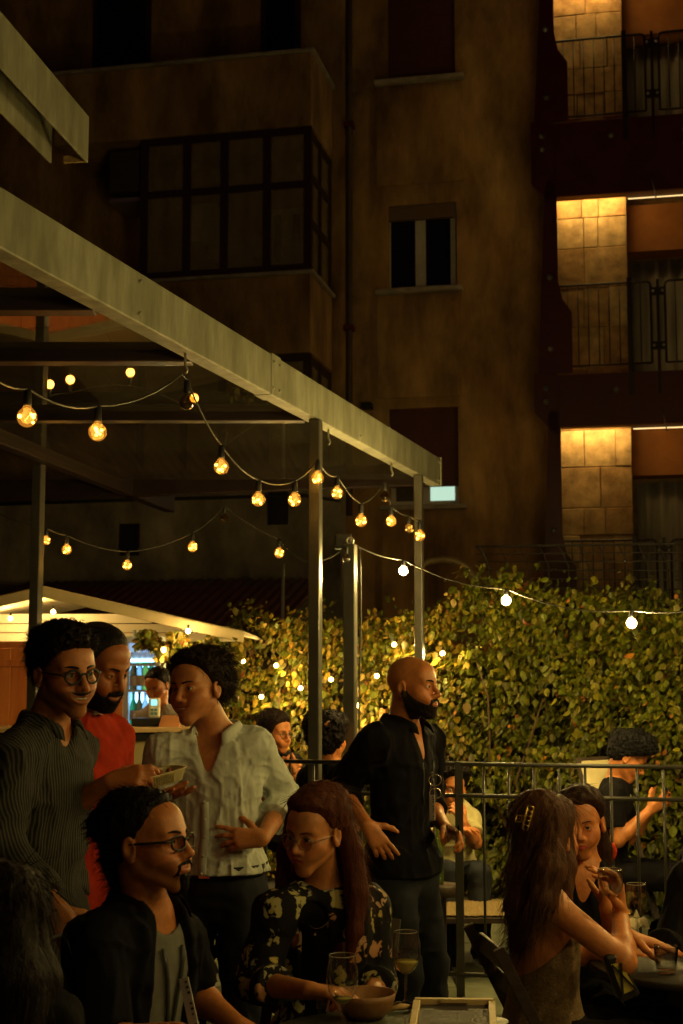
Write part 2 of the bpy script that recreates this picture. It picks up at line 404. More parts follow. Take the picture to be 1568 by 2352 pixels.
# girders, railings, bolts, tubes
ug0 = bw(1228, 900, DG)[0]
M_RAILB = mat('balcony_rail_paint', (.025,.012,.014), .5)
for s in range(4):
    gt, gb = z_gt[s], z_gb[s]
    bal = MB(); wbox(bal, ug0+.25, uend, DG, DG+.05, gb, gt); bb = bal.build('balcony', M_MAROON, rb)
    m = MB(); wbox(m, su0-.02, uend, DG+.053, DS-.02, gt-.12, gt-.02); m.build('balcony_floor', M_LINT, bb)
    m = MB(); wbox(m, su0-.02, uend, DG+.002, DG+.17, gb-.012, gb-.002); m.build('flange', M_LINT, bb)
    # side plate with stepped bracket
    prof = [(ug0, gt+.02), (ug0, gb+.18), (ug0+.24, gb-.1), (ug0+.30, gb-.1), (ug0+.30, gt+.02)]
    prof2 = [(ug0+.05, gt+.021), (ug0+.5, gt+.021), (ug0+.5, gt+.82), (ug0+.38, gt+1.0), (ug0+.33, gt+1.25), (ug0+.33, z_gb[s-1]+.2 if s else gt+2.6), (ug0+.18, z_gb[s-1]+.2 if s else gt+2.6)]
    for pf, th in ((prof, .03), (prof2, .03)):
        m = MB(); n = len(pf); vs = [W(a, DG-.03-th, b) for a, b in pf] + [W(a, DG-.03, b) for a, b in pf]
        m.add(vs, [tuple(range(n-1,-1,-1)), tuple(range(n,2*n))] + [(i,(i+1)%n,n+(i+1)%n,n+i) for i in range(n)]); m.build('bracket_plate', M_MAROON, bb)
    for (u, zz_) in ((ug0+.15, gt-.18), (ug0+.15, gt-.36), (ug0+1.05, gt-.22), (ug0+2.0, gt-.22), (ug0+2.0, gt-.4), (ug0+2.2, gt-.22), (ug0+2.2, gt-.4), (ug0+.22, gt+.35), (ug0+.22, gt+1.3)):
        m = MB(); Mx = Matrix.Rotation(math.pi/2, 4, 'X')
        m.lathe([(.001,.03),(.022,.03),(.026,.018),(.026,.012),(.042,.012),(.042,0)], W(u, DG-.06 if u < ug0+.3 else DG, zz_), 8, Mx.to_3x3()); m.build('bolt', M_STEEL, bb)
    rt, rbm = z_rt[s], z_rb[s]
    r = empty('railing', W(su0, DG, gt)); r.parent = rb; r.location = W(su0,DG,gt)-Vector(rb['_b'])
    def rail_panel(ua, ub):
        m = MB(); c = .05
        m.tube([W(ua,DG+.02,rbm), W(ua,DG+.02,rt-c), W(ua+c*.3,DG+.02,rt-c*.3), W(ua+c,DG+.02,rt), W(ub-c,DG+.02,rt), W(ub-c*.3,DG+.02,rt-c*.3), W(ub,DG+.02,rt-c), W(ub,DG+.02,rbm)], .016, 8)
        m.tube([W(ua,DG+.02,rbm), W(ub,DG+.02,rbm)], .014, 8); m.build('rail', M_RAILB, r)
        k = int((ub-ua)/.128)
        for j in range(1, k):
            m = MB(); u = ua+(ub-ua)*j/k; m.tube([W(u,DG+.02,rbm), W(u,DG+.02,rt)], .0075, 6); m.build('bar', M_RAILB, r)
    upost = su1+.02
    rail_panel(su0-.02, upost+.27); rail_panel(upost+.45, uend)
    for u, w_ in ((upost, .032), (upost+.36, .02)):
        m = MB(); wbox(m, u-w_, u+w_, DG-.012, DG+.05, gt-.3, rt+.06 if w_ > .03 else rt+.02); m.build('post', M_RAILB, r)
    for zz_ in (rt-.14, rbm+.22):
        m = MB(); wbox(m, upost+.26, upost+.46, DG-.02, DG+.03, zz_-.05, zz_+.05); m.build('clamp', M_RAILB, r)
        for du in (.3,.42):
            m = MB(); m.lathe([(.001,.02),(.018,.02),(.02,0)], W(upost+du, DG-.02, zz_), 8, Matrix.Rotation(math.pi/2,3,'X')); m.build('bolt', M_STEEL, r)
    # light tube under the balcony above the door
    m = MB(); m.tube([W(su1+.03,DG+.2,gb-.03), W(uend-.1,DG+.2,gb-.03)], .006, 8); m.build('light_tube', M_TUBE2, bb)
    m = MB(); m.tube([W(su0+.05,DS-.24,gb+.09), W(su1-.03,DS-.24,gb+.09)], .02, 8); m.build('light_tube', M_TUBE, bb)
    m = MB(); wbox(m, su0-.01, su1, DS-.37, DS-.35, gb-.002, gb+.16); m.build('light_lip', M_LINT, bb)
# hanging cable ends and a small spotlight on the girder
for s, x in ((1,1503),(2,1515)):
    u, _ = bw(x, 700, DG); m = MB(); m.tube([W(u,DG-.03,z_gb[s]+.2), W(u+.02,DG-.05,z_gb[s]+.05), W(u+.05,DG-.02,z_gb[s]-.12)], .008, 6); m.build('cable_stub', M_STEEL, rb)

# ------------------------------------------------------------------ mesh fence and hoop on the ivy roof
mf = empty('mesh_fence', at(1100,1330,14)); tag(mf, 'bent wire mesh panel standing above the ivy hedge before the balconies', 'fence')
M_MESH = mat('galvanised_wire', (.10,.085,.075), .5, metal=.3)
fx0, fx1 = 1096, 1600
for k in range(6):
    m = MB(); y = 1252 + k*19
    m.tube([at(fx0+(fx1-fx0)*t, y + 12*(t>0)*0 - (8 - 3*k)*t, 13.6 - .9*t) + Vector((0, .25*max(0,(2-k))*.3, 0)) for t in np.linspace(0,1,8)], .006 if k else .012, 5); m.build('wire', M_MESH, mf)
for k in range(12):
    t = k/11; m = MB(); x = fx0+(fx1-fx0)*t
    m.tube([at(x, 1252-8*t, 13.6-.9*t), at(x+14, 1272, 13.6-.9*t), at(x+26, 1300, 13.6-.9*t), at(x+32, 1420, 13.6-.9*t)], .006 if k else .016, 5); m.build('wire', M_MESH, mf)
hp = MB(); hp.tube([at(x,y,13.2) for x,y in ((968,1560),(968,1300),(985,1288),(1015,1284),(1045,1288),(1072,1302),(1090,1325),(1100,1420))], .035, 8)
tag(hp.build('awning_hoop', mat('hoop_paint', (.25,.18,.08), .5), base=at(1030,1560,13.2)), 'curved metal awning hoop rising out of the ivy hedge', 'hoop')

# ------------------------------------------------------------------ pergola
ZB = 3.05; BH = .205; BWD = .085
def beam_pt(vx, vy): return atz(vx, vy, ZB)
A0 = beam_pt(0, 569); A1 = beam_pt(1011, 1115)
dA = (A1-A0).normalized(); nA = Vector((dA.y, -dA.x, 0))   # nA points right
A00 = A0 - dA*2.2
pg = empty('pergola', Vector((A1.x, A1.y, 0))); tag(pg, 'grey steel pergola with glass roof and slim posts over the terrace', 'pergola')
def barm(name, a, b, w=BWD, h=BH, m=M_PERG, parent=pg, bev=.006, off=0):
    q = MB(); a, b = Vector(a), Vector(b); q.beam(a+Vector((0,0,h/2)), b+Vector((0,0,h/2)), w, h); return q.build(name, m, parent, bevel=bev)
# main beam in two lengths with a sleeve at the joint
J = beam_pt(632, 910); inn = -nA*BWD/2
barm('beam', A00+inn, J+inn-dA*.02); barm('beam', J+inn+dA*.02, A1+inn)
barm('joint_sleeve', J+inn-dA*.07-Vector((0,0,.004)), J+inn+dA*.07-Vector((0,0,.004)), BWD+.012, BH+.01)
# end plate and screws of the gutter
barm('end_plate', A1+inn+dA*.001, A1+inn+dA*.012, BWD+.02, BH+.012)
# cross beams running left, the far beam and the left beam
L0 = beam_pt(0, 1024); L1 = beam_pt(255, 1124); dL = (L1-L0).normalized()
def on(line0, d, Y): return line0 + d*((Y-line0.y)/d.y)
for vy, x1, hh in ((967, 705, .16), (832, 425, .16), (715, 265, .14)):
    b = beam_pt(x1, vy); yA = b.y
    a = Vector((-4.2, b.y+.02, ZB)); barm('cross_beam', a, on(A0,dA,yA)-nA*(BWD+.01), .10, hh, M_PERGD)
far0 = A1 - dA*.06; barm('cross_beam', far0 - nA*BWD, Vector((-4.6, far0.y + (far0.x+4.6)*.311, ZB)), .09, .17, M_PERGD)
barm('beam', L0-dL*4, L1+dL*1.6, .09, .17, M_PERGD)
# roof glass panes between the beams
M_ROOF = thin_glass('roof_glass', (.72,.70,.62), .015, ior=1.5, boost=1.25, dirt_glow=.14, dcol=(.22,.2,.14))
ys = [3.2] + [beam_pt(x1, vy).y for vy, x1 in ((715,265),(832,425),(967,705))] + [far0.y+.1]
for ya, yb in zip(ys[:-1], ys[1:]):
    for xa, xb in ((0,1),(1,2)):
        def pt(t, Y):
            R = on(A0,dA,Y).x - .1; Lx = -4.4
            return Vector((R+(Lx-R)*t/2, Y, ZB+.045))
        p = [pt(xa+.004,ya+.052), pt(xb-.004,ya+.052), pt(xb-.004,yb-.052), pt(xa+.004,yb-.052)]
        m = MB(); m.add(p, [(0,1,2,3)]); m.build('roof_pane', M_ROOF, pg)
# posts
def post(name, x, y, Y, w, ztop, parent=pg, m=M_POST, rot=None, zb_=.0):
    c = at(x, y, Y); q = MB(); a = math.atan2(dA.y, dA.x) if rot is None else rot
    R = Matrix.Rotation(a, 4, 'Z'); R.translation = (c.x, c.y, 0)
    q.box((-w/2,-w/2,zb_), (w/2,w/2,ztop), R); o = q.build(name, m, parent, bevel=.006)
    b = MB(); b.box((-w,-w,.002),(w,w,.012), R); b.build('base_plate', M_PERGD, o)
    return c
yM = atz(724, 962, ZB).y; yR = atz(962, 1090, ZB).y
post('post', 724, 1300, yM, .0625, ZB-.003); post('post', 962, 1300, yR, .059, ZB-.003); post('post', 84, 1300, 9.4, .068, ZB-.003)
# bolts on the sleeve and end plate
for base_, dd in ((J,(-.045,.045)), (J+dA*1.5,(0,)), (J-dA*1.6,(0,)), (A1-dA*.1,(0,.05))):
    for d_ in dd:
        for z_ in (.035,.165):
            m = MB(); c = base_+dA*d_+nA*.0065+Vector((0,0,z_)); q_ = nA.to_track_quat('Z','Y').to_matrix()
            m.lathe([(.001,.006),(.008,.006),(.009,.003),(.009,0)], c, 8, q_); m.build('bolt', M_STEEL, pg)
# hooks under the main beam
for x, y in ((418,810),(889,1062),(730,985)):
    p = beam_pt(x, y); m = MB(); p = on(A0,dA,p.y)+inn
    m.tube([p, p-Vector((0,0,.05)), p-Vector((-.01,0,.075)), p-Vector((0,0,.09))], .006, 6); m.build('hook', M_STEEL, pg)
# second roof: the open end of a C-shaped rail high at the left
E1 = at(205, 268, 6.0); E0 = at(-60, -40, 4.75); E0.z = E1.z
ur = empty('steel_channel', Vector((E1.x,E1.y,0))); tag(ur, 'pale open ended steel channel high above the pergola beam', 'channel')
dE = (E1-E0).normalized(); nE = Vector((dE.y,-dE.x,0)); hE = .21
Ea = E0 - dE*1.0
def eb(name, offn, z0, z1, w, m=M_PERG, e=0):
    q = MB(); a = Ea+nE*offn; b = E1+nE*offn - dE*e; a.z = b.z = E1.z-hE+ (z0+z1)/2
    q.beam(a, b, w, z1-z0); return q.build(name, m, ur, bevel=.004)
eb('web', -.006, 0, hE, .012); eb('flange', -.085, hE-.013, hE-.001, .145, M_PERGD); eb('web', -.165, .0, hE-.014, .012, M_PERG, e=.02)
q = MB(); c = E1-nE*.06-Vector((0,0,hE-.02)); q.beam(c-dE*.01, c+dE*.004, .10, .03); q.build('end_block', mat('raw_wood', (.5,.33,.14), .8, var=.4, vscale=30), ur)
sp = MB(); c = beam_pt(724,960); b = at(724, 860, yM+1.2)

# free-standing post with cable ring
fp = empty('light_pole', at(804,1600,8.2)*1); fpb = at(804,1300,8.2); fp.location = (fpb.x,fpb.y,0); fp['_b'] = (fpb.x,fpb.y,0)
tag(fp, 'free standing grey steel light pole with a ring on top behind the bald man', 'pole')
ztop = at(804,1250,8.2).z
q = MB(); R = Matrix.Rotation(math.radians(-17),4,'Z'); R.translation=(fpb.x,fpb.y,0); q.box((-.034,-.034,0),(.034,.034,ztop),R); q.build('shaft', M_POST, fp, bevel=.005)
q = MB(); q.box((-.05,-.05,.002),(.05,.05,.012),R); q.build('base_plate', M_PERGD, fp)
q = MB(); q.tube([fpb*1+Vector((.02*math.cos(a),0,ztop-fpb.z+.02+.02*math.sin(a))) for a in np.linspace(0,2*math.pi,13)], .005, 6); q.build('ring', M_STEEL, fp)
q = MB(); q.tube([Vector((fpb.x+.055+.006*math.sin(t*9),fpb.y-.045,ztop-.03-1.9*t)) for t in np.linspace(0,1,16)], .005, 6); q.build('cable', M_WIRE, fp)
q = MB(); q.box((-.07,-.03,ztop-.02),(.03,.05,ztop+.07), Matrix.Translation((fpb.x-.02,fpb.y+.09,0))); q.build('junction_box', M_BLACK, fp, bevel=.01)
# ------------------------------------------------------------------ bar hut
KY = 9.7
hut = empty('bar_hut', Vector((at(97,1500,KY).x, KY+.6, 0))); tag(hut, 'wooden bar hut with a cream gabled roof and lit drinks fridge', 'hut')
ap = at(97,1347,KY); er = at(560,1452,KY); half = er.x-ap.x; el = Vector((ap.x-half, KY, er.z))
M_CREAM2 = mat('cream_roof_felt', (.50,.42,.26), .7, var=.25, vscale=3)
th = .07
for e, s in ((er,1),(el,-1)):
    q = MB(); q.beam(ap+Vector((0,-.003*s,-th/2)), e+Vector((0,-.003*s,-th/2)), .03, th, up=(0,0,1)); q.build('barge_board', mat('barge_paint', (.50,.40,.22), .6, var=.2, vscale=4), hut, bevel=.004)
    n = 7
    for k in range(n):   # roof boards along the depth
        a = ap.lerp(e, k/n+.002); b = ap.lerp(e, (k+1)/n-.002)
        q = MB(); d = Vector((0,2.3,0)); z = Vector((0,0,.02)); o_ = Vector((0,.02,-.012))
        q.hexa([a+o_, b+o_, b+o_+d, a+o_+d, a+o_+z, b+o_+z, b+o_+d+z, a+o_+d+z]); q.build('roof_board', M_CREAM2, hut)
# cream header planks at the back of the opening
zs = [at(97,1474,10.9).z, at(97,1453,10.9).z, at(97,1432,10.9).z, at(97,1409,10.9).z]
for i, (a, b) in enumerate(zip(zs[:-1], zs[1:])):
    q = MB(); xr = ap.x + half*(1.0 - .24*i) ; q.box((el.x+.15, 10.86, a+.003), (xr-.12, 10.9, b-.003)); q.build('header_plank', M_CREAM, hut, bevel=.003)
# counter
M_CTOP = mat('counter_pine', (.55,.36,.17), .4, c2=(.65,.45,.22), vscale=3, stretch=(.6,6,6))
zc = at(330,1669,KY-.05).z; xl = el.x+.2; xr = at(412,1669,KY-.05).x+.35
q = MB(); q.box((xl-.05,KY-.12,zc-.035),(xr,KY+.42,zc)); q.build('counter_top', M_CTOP, hut, bevel=.006)
q = MB(); q.box((xl-.02,KY-.09,zc-.09),(xr-.02,KY-.05,zc-.037)); q.build('counter_edge', M_BLACK, hut)
for k in range(5):
    q = MB(); x0 = xl+(xr-xl)*k/5; x1 = xl+(xr-xl)*(k+1)/5
    q.box((x0+.003,KY-.06,.02),(x1-.003,KY-.03,zc-.092)); q.build('counter_panel', mat('counter_paint', (.42,.34,.17), .5, var=.2, vscale=3), hut, bevel=.004)
# left plank wall (beside the opening) and corner posts
xw1 = at(70,1560,KY+.3).x
for k in range(9):
    x1 = xw1 - k*.145; q = MB(); q.box((x1-.14,KY+.3,0.02),(x1,KY+.325,at(50,1489,KY+.3).z)); q.build('wall_plank', M_WOOD, hut, bevel=.004)
q = MB(); q.box((xw1-1.3,KY+.27,at(50,1514,KY+.27).z-.05),(xw1+.01,KY+.297,at(50,1514,KY+.27).z)); q.build('wall_batten', M_WOOD, hut, bevel=.004)
q = MB(); q.box((xw1-1.3,KY+.25,at(50,1489,KY+.27).z+.003),(xw1+.02,KY+.35,at(50,1489,KY+.27).z+.05)); q.build('wall_cap', M_WOOD, hut, bevel=.004)
for x in (el.x+.12, er.x-.2):
    q = MB(); q.box((x-.04,KY+.02,.0),(x+.04,KY+.1,er.z-.02)); q.build('corner_post', M_CREAM, hut, bevel=.005)
# back wall planks
for k in range(10):
    x0 = el.x+.15+k*.19; q = MB(); q.box((x0,10.92,.02),(x0+.185,10.95,2.0)); q.build('back_plank', M_WOOD, hut)
# fridge
FY = 10.55
fx0, fz1 = at(296,1477,FY).x, at(300,1476,FY).z; fx1 = at(356,1477,FY).x
fr = empty('drinks_fridge', Vector(((fx0+fx1)/2,FY+.2,0))); tag(fr, 'glowing glass fronted fridge full of bottles behind the bar counter', 'fridge')
fz0 = .5
M_FRW = mat('fridge_white', (.6,.68,.72), .4)
for lo, hi in (((fx0-.04,FY,fz0),(fx0,FY+.35,fz1)), ((fx1,FY,fz0),(fx1+.04,FY+.35,fz1)), ((fx0-.04,FY,fz1+.002),(fx1+.04,FY+.35,fz1+.05)), ((fx0,FY+.3,fz0),(fx1,FY+.349,fz1-.002)), ((fx0-.04,FY,fz0-.35),(fx1+.04,FY+.35,fz0-.002))):
    q = MB(); q.box(lo, hi); q.build('cabinet', M_FRW, fr, bevel=.004)
q = MB(); q.box((fx0+.005,FY-.012,at(0,1497,FY).z),(fx1-.005,FY-.002,fz1-.003)); sg = q.build('sign_panel', mat('fridge_sign', (.3,.4,.55), .4, emit=(.28,.45,.75), estr=.7), fr)
M_FRL = emit_mat('fridge_lamp', (.36,.72,1.0), 5.0)
q = MB(); q.box((fx0+.01,FY+.27,fz0+.02),(fx1-.01,FY+.295,fz1-.12)); q.build('light_panel', mat('fridge_backlight', (.3,.4,.5), .5, emit=(.30,.66,1.0), estr=3.2), fr)
q = MB(); q.box((fx0+.012,FY+.02,fz1-.14),(fx1-.012,FY+.05,fz1-.12)); q.build('lamp', M_FRL, fr)
shelf_z = [at(0,y,FY).z for y in (1663,1584,1524)]
M_BOT = [mat('bottle_'+n, c, .1, trans=.55, spec=.6) for n, c in (('green',(.05,.30,.10)),('brown',(.15,.07,.02)),('clear',(.6,.75,.8)),('lime',(.25,.45,.08)))]
M_LABEL = mat('bottle_label', (.75,.72,.68), .6)
bprof = [(.001,0),(.028,0),(.03,.01),(.03,.13),(.022,.16),(.011,.19),(.011,.235),(.013,.237),(.013,.25),(.001,.25)]
for si, z in enumerate(shelf_z):
    q = MB(); q.box((fx0,FY+.01,z-.016),(fx1,FY+.26,z)); q.build('shelf', M_FRW, fr)
    for k in range(4):
        q = MB(); x = fx0+.032+ (fx1-fx0-.064)*k/3
        b = empty('bottle', (x, FY+.06, z)); tag(b, '%s bottle %s on the %s shelf of the drinks fridge' % (('green','brown','clear','lime green')[(k+si)%4], ('at the left end','second from left','third from left','at the right end')[k], ('bottom','middle','top')[si]), 'bottle', 'bottles in the fridge')
        sc = 1.0 if si else .95
        q.lathe([(r*sc, h*sc) for r,h in bprof], (x,FY+.06,z), 12); q.build('body', M_BOT[(k+si)%4], b)
        q = MB(); q.lathe([(.0305*sc,.03*sc),(.0308*sc,.04*sc),(.0308*sc,.095*sc),(.0305*sc,.105*sc)], (x,FY+.06,z), 12); q.build('label_band', M_LABEL, b)
# things on the counter
cpos = at(318,1655,KY-.02)
x0, x1 = at(301,1660,KY).x, at(368,1660,KY).x
q = MB(); q.box((x0,KY,zc+.002),(x1,KY+.2,zc+.055)); tag(q.build('cash_drawer', M_BLACK, base=((x0+x1)/2,KY+.1,zc), bevel=.006), 'flat black cash drawer on the bar counter before the barmaid', 'cash drawer')
pt = empty('payment_terminal', at(351,1647,KY-.03)); tag(pt, 'cream payment terminal with a cyan screen standing on the cash drawer', 'terminal')
px, pz = at(351,1647,KY).x, zc+.057; 
q = MB(); q.box((px-.04,KY+.05,pz),(px+.04,KY+.085,pz+.135)); q.build('casing', mat('terminal_cream', (.75,.68,.5), .4), pt, bevel=.012)
q = MB(); q.box((px-.019,KY+.046,pz+.085),(px+.019,KY+.049,pz+.122)); q.build('screen', mat('terminal_screen', (.1,.3,.4), .3, emit=(.2,.75,.9), estr=1.6), pt)
for dx, dz in ((-.012,.045),(.012,.045),(-.012,.02),(.012,.02)):
    q = MB(); q.box((px+dx-.01,KY+.045,pz+dz),(px+dx+.01,KY+.0488,pz+dz+.018)); q.build('key', mat('terminal_key', (.12,.25,.28), .5), pt)
x0, x1 = at(372,1655,KY).x, at(414,1655,KY).x; z1 = at(390,1643,KY).z
q = MB(); q.hexa([Vector(v) for v in ((x0-.02,KY-.05,zc+.001),(x1,KY-.05,zc+.001),(x1,KY+.1,zc+.001),(x0-.02,KY+.1,zc+.001),(x0,KY,z1),(x1,KY,z1),(x1,KY+.09,z1),(x0,KY+.09,z1))])
tag(q.build('menu_box', mat('orange_card', (.55,.22,.08), .7, var=.2), base=((x0+x1)/2,KY,zc), bevel=.003), 'orange cardboard box at the right end of the bar counter', 'box')

# ------------------------------------------------------------------ ivy hedge
HA, HB = Vector((-.95, 12.0, 0)), Vector((3.6, 8.55, 0))
hd_ = (HB-HA); hlen = hd_.length; hd_.normalize(); hn = Vector((hd_.y, -hd_.x, 0))  # towards camera
if hn.y > 0: hn = -hn
hedge = empty('ivy_hedge', (HA+HB)/2); tag(hedge, 'tall leafy ivy hedge with yellowing leaves along the back of the terrace', 'hedge')
def leaf_verts():
    w = [(0,0,0),(.30,.22,.06),(.36,.5,.05),(.2,.82,0),(0,1.05,-.08),(-.2,.82,0),(-.36,.5,.05),(-.30,.22,.06),(0,.45,-.03)]
    f = [(0,1,8),(1,2,8),(2,3,8),(3,4,8),(4,5,8),(5,6,8),(6,7,8),(7,0,8)]
    return np.array(w, np.float32), np.array(f, np.int32)
LV, LF = leaf_verts()
M_LEAF = mat('ivy_leaf', (.1,.12,.03), .45, attr='col', spec=.35)
def hedge_top(s):  # height along the hedge (0..1)
    x = s*hlen
    return np.interp(s,[0,.15,.36,.42,.47,.52,.6,.71,1],[2.06,2.08,2.10,2.28,2.34,2.28,2.22,2.14,2.08]) + .03*np.sin(x*3.1+.5) + .03*np.sin(x*7.3+1)
K = 5200; N = K*12
ks, kh = RNG.random(K)**.9, RNG.random(K)
kc = np.sin(ks*hlen*5.1+kh*4)*.5+np.sin(ks*hlen*2.7-kh*7.3+1)*.5+np.sin(ks*hlen*11+kh*13)*.3
kd = .10+.15*kc+RNG.normal(0,.09,K)-.2*np.abs(kh-.45); kg = RNG.uniform(.45,1.35,K)
ci = np.repeat(np.arange(K),12)
s = np.clip(ks[ci]+RNG.normal(0,.052,N)/hlen,0,1); h = kh[ci]; clump = kc[ci]
depth = kd[ci]+RNG.normal(0,.04,N)
top = hedge_top(s); z = .12 + h*(top-.12) + RNG.normal(0,.05,N)
nsp = 1200  # sprigs sticking out on top
z[:nsp] = top[:nsp] + RNG.random(nsp)**2*.22*(np.sin(s[:nsp]*hlen*9)>.1) - .03; depth[:nsp] = RNG.normal(-.05,.12,nsp)
bl = RNG.random(N) < .34; depth[bl] = -.12+RNG.normal(0,.05,bl.sum())   # inner layer that closes the hedge
gap = ((np.sin(s*hlen*3.3+z*5.1)+np.sin(s*hlen*6.7-z*3.7+2)+.7*np.sin(s*hlen*1.9+z*9)) < -1.2) & ~bl
keep = ~gap; s, h, z, depth, clump, ci = s[keep], h[keep], z[keep], depth[keep], clump[keep], ci[keep]
P = np.array(HA)[None]+np.array(hd_)[None]*(s*hlen)[:,None]+np.array(hn)[None]*depth[:,None]; P[:,2] = z
# extra trailing ivy over the hut's right corner
nx = 1800
ex = RNG.random(nx); ez = RNG.random(nx)
P2 = np.stack([at(330,1500,9.9).x + ex*(at(560,1500,9.9).x-at(330,1500,9.9).x), 9.75+RNG.normal(0,.1,nx), 1.92-.05*ex-(ez**1.8)*(.10+.62*np.clip((ex-.3)*1.8,0,1))+.05*np.sin(ex*20)], 1)
P = np.concatenate([P, P2]); n = len(P)
sz = np.clip(RNG.lognormal(-3.1,.33,n),.022,.085)
# orientation: leaf hangs down-out
ny = np.array(hn); yaw = RNG.normal(0,.7,n); tilt = RNG.normal(-.9,.45,n); rollr = RNG.normal(0,.6,n)
a = np.arctan2(ny[1],ny[0])+yaw
fw = np.stack([np.cos(a)*np.cos(tilt), np.sin(a)*np.cos(tilt), np.sin(tilt)],1)
rt = np.stack([-np.sin(a), np.cos(a), np.zeros(n)],1); upv = np.cross(fw, rt)
rt2 = rt*np.cos(rollr)[:,None]+upv*np.sin(rollr)[:,None]; up2 = np.cross(rt2, fw)
V = P[:,None,:] + sz[:,None,None]*(LV[None,:,0:1]*rt2[:,None,:]+LV[None,:,1:2]*fw[:,None,:]+LV[None,:,2:3]*up2[:,None,:])
rc = RNG.random(n); C = np.zeros((n,4),np.float32); C[:,3] = 1
g = np.concatenate([kg[ci], RNG.uniform(.6,1.3,n-len(s))])*RNG.uniform(.7,1.25,n)
C[:,0] = .10*g; C[:,1] = .115*g; C[:,2] = .008*g
yl = (rc > .62); C[yl,0] = .17*g[yl]; C[yl,1] = .15*g[yl]; C[yl,2] = .014
orr = rc > .985; C[orr,0] = .34*g[orr]; C[orr,1] = .13*g[orr]; C[orr,2] = .025
rd = rc > .998; C[rd,0] = .26; C[rd,1] = .06; C[rd,2] = .025
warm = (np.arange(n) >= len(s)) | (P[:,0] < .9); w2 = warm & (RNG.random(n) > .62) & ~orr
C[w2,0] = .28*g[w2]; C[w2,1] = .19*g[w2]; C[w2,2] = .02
# the 300 leaves that face the camera nearest are objects of their own
vis = np.argsort((P[:,1] - 2.0*(depth if len(depth)==n else np.concatenate([depth, np.zeros(n-len(depth))]))) + 6*(P[:,2] < 1.0))[:300]
mask = np.ones(n,bool); mask[vis] = False
def bulk_mesh(name, V, F_, Cc=None, smooth=False):
    me = bpy.data.meshes.new(name); k, nv = V.shape[0], V.shape[1]; nf = len(F_)
    me.vertices.add(k*nv); me.vertices.foreach_set('co', V.reshape(-1).astype(np.float32))
    lp = (F_[None]+np.arange(k)[:,None,None]*nv).reshape(-1).astype(np.int32)
    me.loops.add(len(lp)); me.loops.foreach_set('vertex_index', lp)
    me.polygons.add(k*nf); me.polygons.foreach_set('loop_start', np.arange(0,k*nf*3,3,dtype=np.int32)); me.polygons.foreach_set('loop_total', np.full(k*nf,3,np.int32))
    me.polygons.foreach_set('use_smooth', np.full(k*nf, smooth))
    me.update(calc_edges=True)
    if Cc is not None:
        at_ = me.color_attributes.new('col','FLOAT_COLOR','POINT'); at_.data.foreach_set('color', np.repeat(Cc,nv,axis=0).reshape(-1).astype(np.float32))
    return me
hb = np.array(hedge.location)
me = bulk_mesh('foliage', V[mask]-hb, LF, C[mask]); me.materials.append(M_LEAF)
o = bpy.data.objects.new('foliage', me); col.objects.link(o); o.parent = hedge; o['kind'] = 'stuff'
protos = []
for cc in ((.085,.105,.010),(.17,.15,.014),(.34,.13,.025),(.11,.12,.012)):
    me = bulk_mesh('leaf', LV[None], LF, np.array([[*cc,1]],np.float32)); me.materials.append(M_LEAF); protos.append(me)
for i in vis:
    k = 2 if C[i,0] > .33 else 1 if C[i,0] > .15 else (0 if i % 2 else 3)
    o = bpy.data.objects.new('leaf', protos[k]); col.objects.link(o); o.parent = hedge
    Mx = Matrix([[*rt2[i]],[*fw[i]],[*up2[i]]]).transposed().to_4x4()
    o.matrix_local = Matrix.Translation(Vector(P[i])-hedge.location) @ Mx @ Matrix.Scale(float(sz[i])*1.15,4)
# woody stems inside the hedge
for k in range(26):
    s0 = random.random(); b = HA+hd_*(s0*hlen)-hn*.05; pts = [b]; 
    for q_ in range(6): pts.append(pts[-1]+Vector((random.uniform(-.12,.12),random.uniform(-.05,.05),.3)))
    m = MB(); m.tube(pts, [.018,.016,.013,.010,.008,.006,.004], 5); m.build('stem', M_TRUNK, hedge)
bkm = MB(); bkm.hexa([HA-hn*.45, HB-hn*.45, HB-hn*.35, HA-hn*.35, *(p+Vector((0,0,1.75)) for p in (HA-hn*.45, HB-hn*.45, HB-hn*.35, HA-hn*.35))])
tag(bkm.build('boundary_wall', mat('dark_boundary_render', (.06,.05,.035), .9, var=.4), base=(HA+HB)/2), 'low rendered boundary wall the ivy hedge grows on', 'wall')

# ------------------------------------------------------------------ terrace railing
M_RAIL = mat('terrace_rail_paint', (.035,.032,.024), .35, var=.3, vscale=8)
ra, rb2 = at(1640,1600,7.1), at(560,1600,7.65); ra.z = rb2.z = 0
rl = empty('terrace_railing', (ra+rb2)/2); rl['_b'] = tuple((ra+rb2)/2); tag(rl, 'dark metal terrace railing with thin upright bars behind the seated guests', 'railing')
zt_, zm_, zb2 = at(1300,1758,7.25).z, at(1300,1832,7.25).z, .16
def rp(t, z): p = ra.lerp(rb2, t); return Vector((p.x,p.y,z))
for z in (zt_, zm_, zb2):
    m = MB(); m.tube([rp(0,z), rp(.5,z), rp(1,z)], .011 if z != zb2 else .013, 8); m.build('rail', M_RAIL, rl)
rlen = (rb2-ra).length; nb = int(rlen/.122)
for k in range(nb+1):
    t = k/nb
    big = k % 9 == 1
    m = MB()
    if big: m.beam(rp(t,0), rp(t,zt_+.012), .042, .02, up=(0,1,0)); m.build('post', M_RAIL, rl, bevel=.003)
    else: m.tube([rp(t,zb2), rp(t,zt_)], .0075, 6); m.build('bar', M_RAIL, rl)

